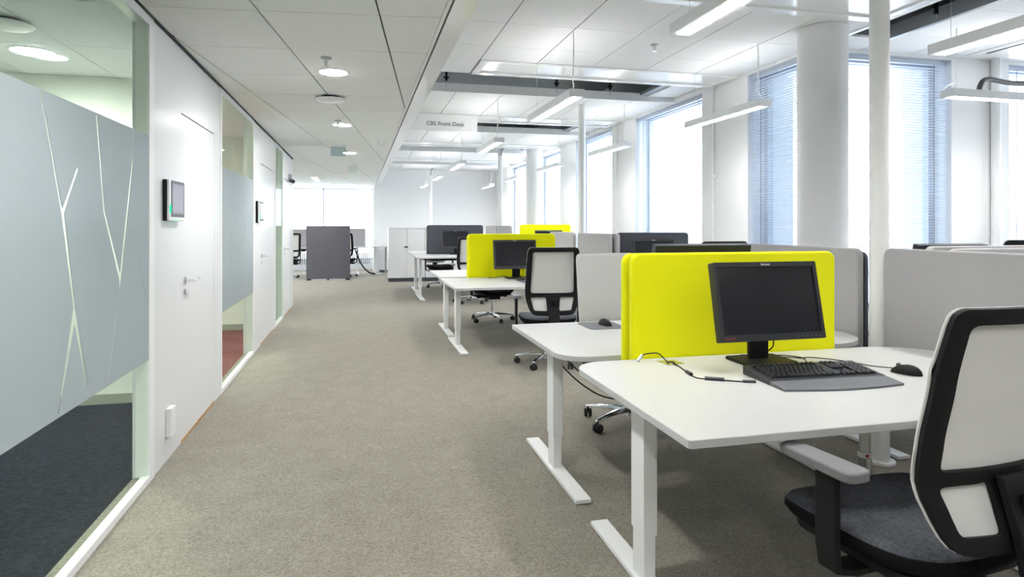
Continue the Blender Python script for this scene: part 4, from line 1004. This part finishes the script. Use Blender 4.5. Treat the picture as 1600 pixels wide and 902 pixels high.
    # arms
    for s in (-1, 1):
        bm = BM()
        path = [(s*0.10, -0.02, 0.362), (s*0.24, -0.02, 0.362), (s*0.300, -0.02, 0.375), (s*0.308, -0.02, 0.44), (s*0.308, -0.02, 0.655)]
        prev = None
        for i, p in enumerate(path):
            p = Vector(p); tn = (Vector(path[min(i+1,4)])-Vector(path[max(i-1,0)])).normalized(); nn = Vector((tn.z, 0, -tn.x))
            hw = 0.034; ht = 0.011
            q = [bm.verts.new(p+nn*ht+Vector((0,hw,0))), bm.verts.new(p-nn*ht+Vector((0,hw,0))), bm.verts.new(p-nn*ht-Vector((0,hw,0))), bm.verts.new(p+nn*ht-Vector((0,hw,0)))]
            if prev:
                for k in range(4): bm.faces.new((prev[k], prev[(k+1)%4], q[(k+1)%4], q[k]))
            else: bm.faces.new(q)
            prev = q
        bm.faces.new(prev[::-1]); ar = obj('armrest', bm, 'black', t, bevel=0.004)
        bm = BM(); prism(bm, arc_poly([(s*0.308-0.040, -0.13), (s*0.308+0.040, -0.13), (s*0.308+0.034, 0.13), (s*0.308-0.034, 0.13)], 0.03, 5), 0.655, 0.685); obj('arm_pad', bm, 'arm', ar, bevel=0.006, bseg=3, smooth=True)
    # base
    bm = BM(); cyl(bm, (0,0,0.20), (0,0,0.318), 0.014, seg=16); obj('gas_post', bm, 'steel', t, smooth=True)
    bm = BM(); cyl(bm, (0,0,0.085), (0,0,0.215), 0.026, seg=20); cyl(bm, (0,0,0.065), (0,0,0.125), 0.042, 0.034, seg=20); obj('base_hub', bm, 'chrome', t, smooth=True)
    for k in range(5):
        a = R(90+72*k); c_, s_ = math.cos(a), math.sin(a)
        bm = BM(); prev = None
        for (r, z, hw, hh) in ((0.02, 0.100, 0.030, 0.018), (0.10, 0.102, 0.026, 0.015), (0.20, 0.096, 0.021, 0.012), (0.29, 0.083, 0.017, 0.009), (0.315, 0.076, 0.012, 0.006)):
            q = [bm.verts.new((r*c_-hw*s_*e, r*s_+hw*c_*e, z+hh*f)) for e, f in ((-1,-0.9),(1,-0.9),(0.55,1),(-0.55,1))]
            if prev:
                for j in range(4): bm.faces.new((prev[j], prev[(j+1)%4], q[(j+1)%4], q[j]))
            else: bm.faces.new(q[::-1])
            prev = q
        bm.faces.new(prev); lg = obj('base_leg', bm, 'chrome', t, bevel=0.005, smooth=True, ang=50)
        bm = BM(); cx, cy = 0.298*c_, 0.298*s_; ox, oy = -s_, c_
        wb = (a*1.7)
        ax, ay = math.cos(wb), math.sin(wb)
        for e in (-1, 1): cyl(bm, (cx+ax*0.006*e, cy+ay*0.006*e, 0.030), (cx+ax*0.024*e, cy+ay*0.024*e, 0.030), 0.030, 0.028, 20)
        cyl(bm, (cx, cy, 0.03), (cx, cy, 0.078), 0.007, seg=8); obj('caster', bm, 'rubber', lg, smooth=True)
    return t
c1 = task_chair('large task chair at the lower right, seen from behind, white back', (1.635, 1.59, 0), R(6))
dup(c1, (1.78, 5.86, 0), R(-6), 'task chair with its back to us in the middle of the desk rows')
dup(c1, (1.78, 3.98, 0), PI+R(8), 'task chair facing us behind the near lime screen, its white back showing')
dup(c1, (1.83, 8.72, 0), PI+R(14), 'task chair tucked under the desks of the second lime screen')
dup(c1, (1.90, 10.85, 0), R(-5), 'distant task chair seen from behind left of the second lime screen')
dup(c1, (1.72, 13.75, 0), PI+R(10), 'distant task chair tucked behind the dark grey screen')
dup(c1, (3.36, 5.66, 0), R(3), 'task chair by the windows, only its black back rim visible', scale=1.045)
dup(c1, (5.50, 4.47, 0), R(0), 'task chair at the right edge, rim showing above the grey screens', scale=1.07)
dup(c1, (-1.75, 17.0, 0), R(20), 'far task chair left of the free-standing dark screen')
dup(c1, (-0.34, 17.1, 0), R(-8), 'far task chair just right of the free-standing dark screen')

c1.scale = (1.10, 1.05, 1.0)

# ---------------------------------------------------------------- far end furniture
def cupboard(x, w, label):
    t = thing('storage_cupboard', label, 'cupboard', (x, 15.2, 0))
    bm = BM(); box(bm, 0.0, w, 0.03, 0.48, 0.0, 0.09); obj('plinth', bm, 'charcoal', t)
    bm = BM(); box(bm, 0.0, w, 0.02, 0.50, 0.09, 1.27); obj('body', bm, 'panel', t)
    bm = BM(); box(bm, 0.0, w, 0.0, 0.50, 1.272, 1.29); obj('top', bm, 'panel', t)
    for k in (0, 1):
        bm = BM(); box(bm, 0.004+k*w/2, (k+1)*w/2-0.003, 0.0, 0.019, 0.095, 1.262); d = obj('door', bm, 'panel', t)
        if k == 0: bm = BM(); box(bm, w/2-0.06, w/2+0.02, -0.008, -0.0005, 0.815, 0.845); obj('handle', bm, 'black', d)
cupboard(0.695, 0.86, 'white two-door cupboard with dark plinth, left one of the pair')
cupboard(1.565, 0.86, 'white cupboard half hidden behind the dark grey screen')
cupboard(2.435, 0.50, 'white cupboard beside the far grey screens')
t = thing('free_standing_screen', 'dark grey free-standing screen at the corridor end', 'screen', (-1.235, 16.1, 0))
bm = BM(); box(bm, 0, 1.035, 0, 0.035, 0.03, 1.334); obj('panel', bm, 'screen_grey', t, bevel=0.003)
for x in (0.06, 0.515, 0.975):
    bm = BM(); box(bm, x-0.05 if x != 0.515 else x-0.02, x+0.05 if x != 0.515 else x+0.02, -0.03, 0.065, 0.0, 0.03); obj('foot', bm, 'black', t)
bm = BM(); box(bm, 0.12, 0.92, 0.005, 0.03, 0.008, 0.028); obj('bottom_rail', bm, 'white_metal', t)
t = thing('radiator', 'low white ribbed radiator under the far windows', 'radiator', (-2.4, 19.45, 0))
bm = BM()
for k in range(46): box(bm, k*0.06, k*0.06+0.035, 0, 0.08, 0.18, 0.5)
o = obj('fins', bm, 'grey_alu', t); o['kind'] = 'stuff'
bm = BM(); box(bm, -0.02, 2.76, 0.02, 0.06, 0.16, 0.19); box(bm, -0.02, 2.76, 0.02, 0.06, 0.49, 0.52); box(bm, 0.1, 0.13, 0.02, 0.06, 0, 0.16); box(bm, 2.6, 2.63, 0.02, 0.06, 0, 0.16); obj('rail', bm, 'white_metal', t)
cable([(-0.10,17.75,0.70),(-0.02,17.72,0.50),(0.10,17.70,0.25),(0.28,17.68,0.06),(0.45,17.66,0.02)], 0.022, 'thick black cable hanging under the far desk')
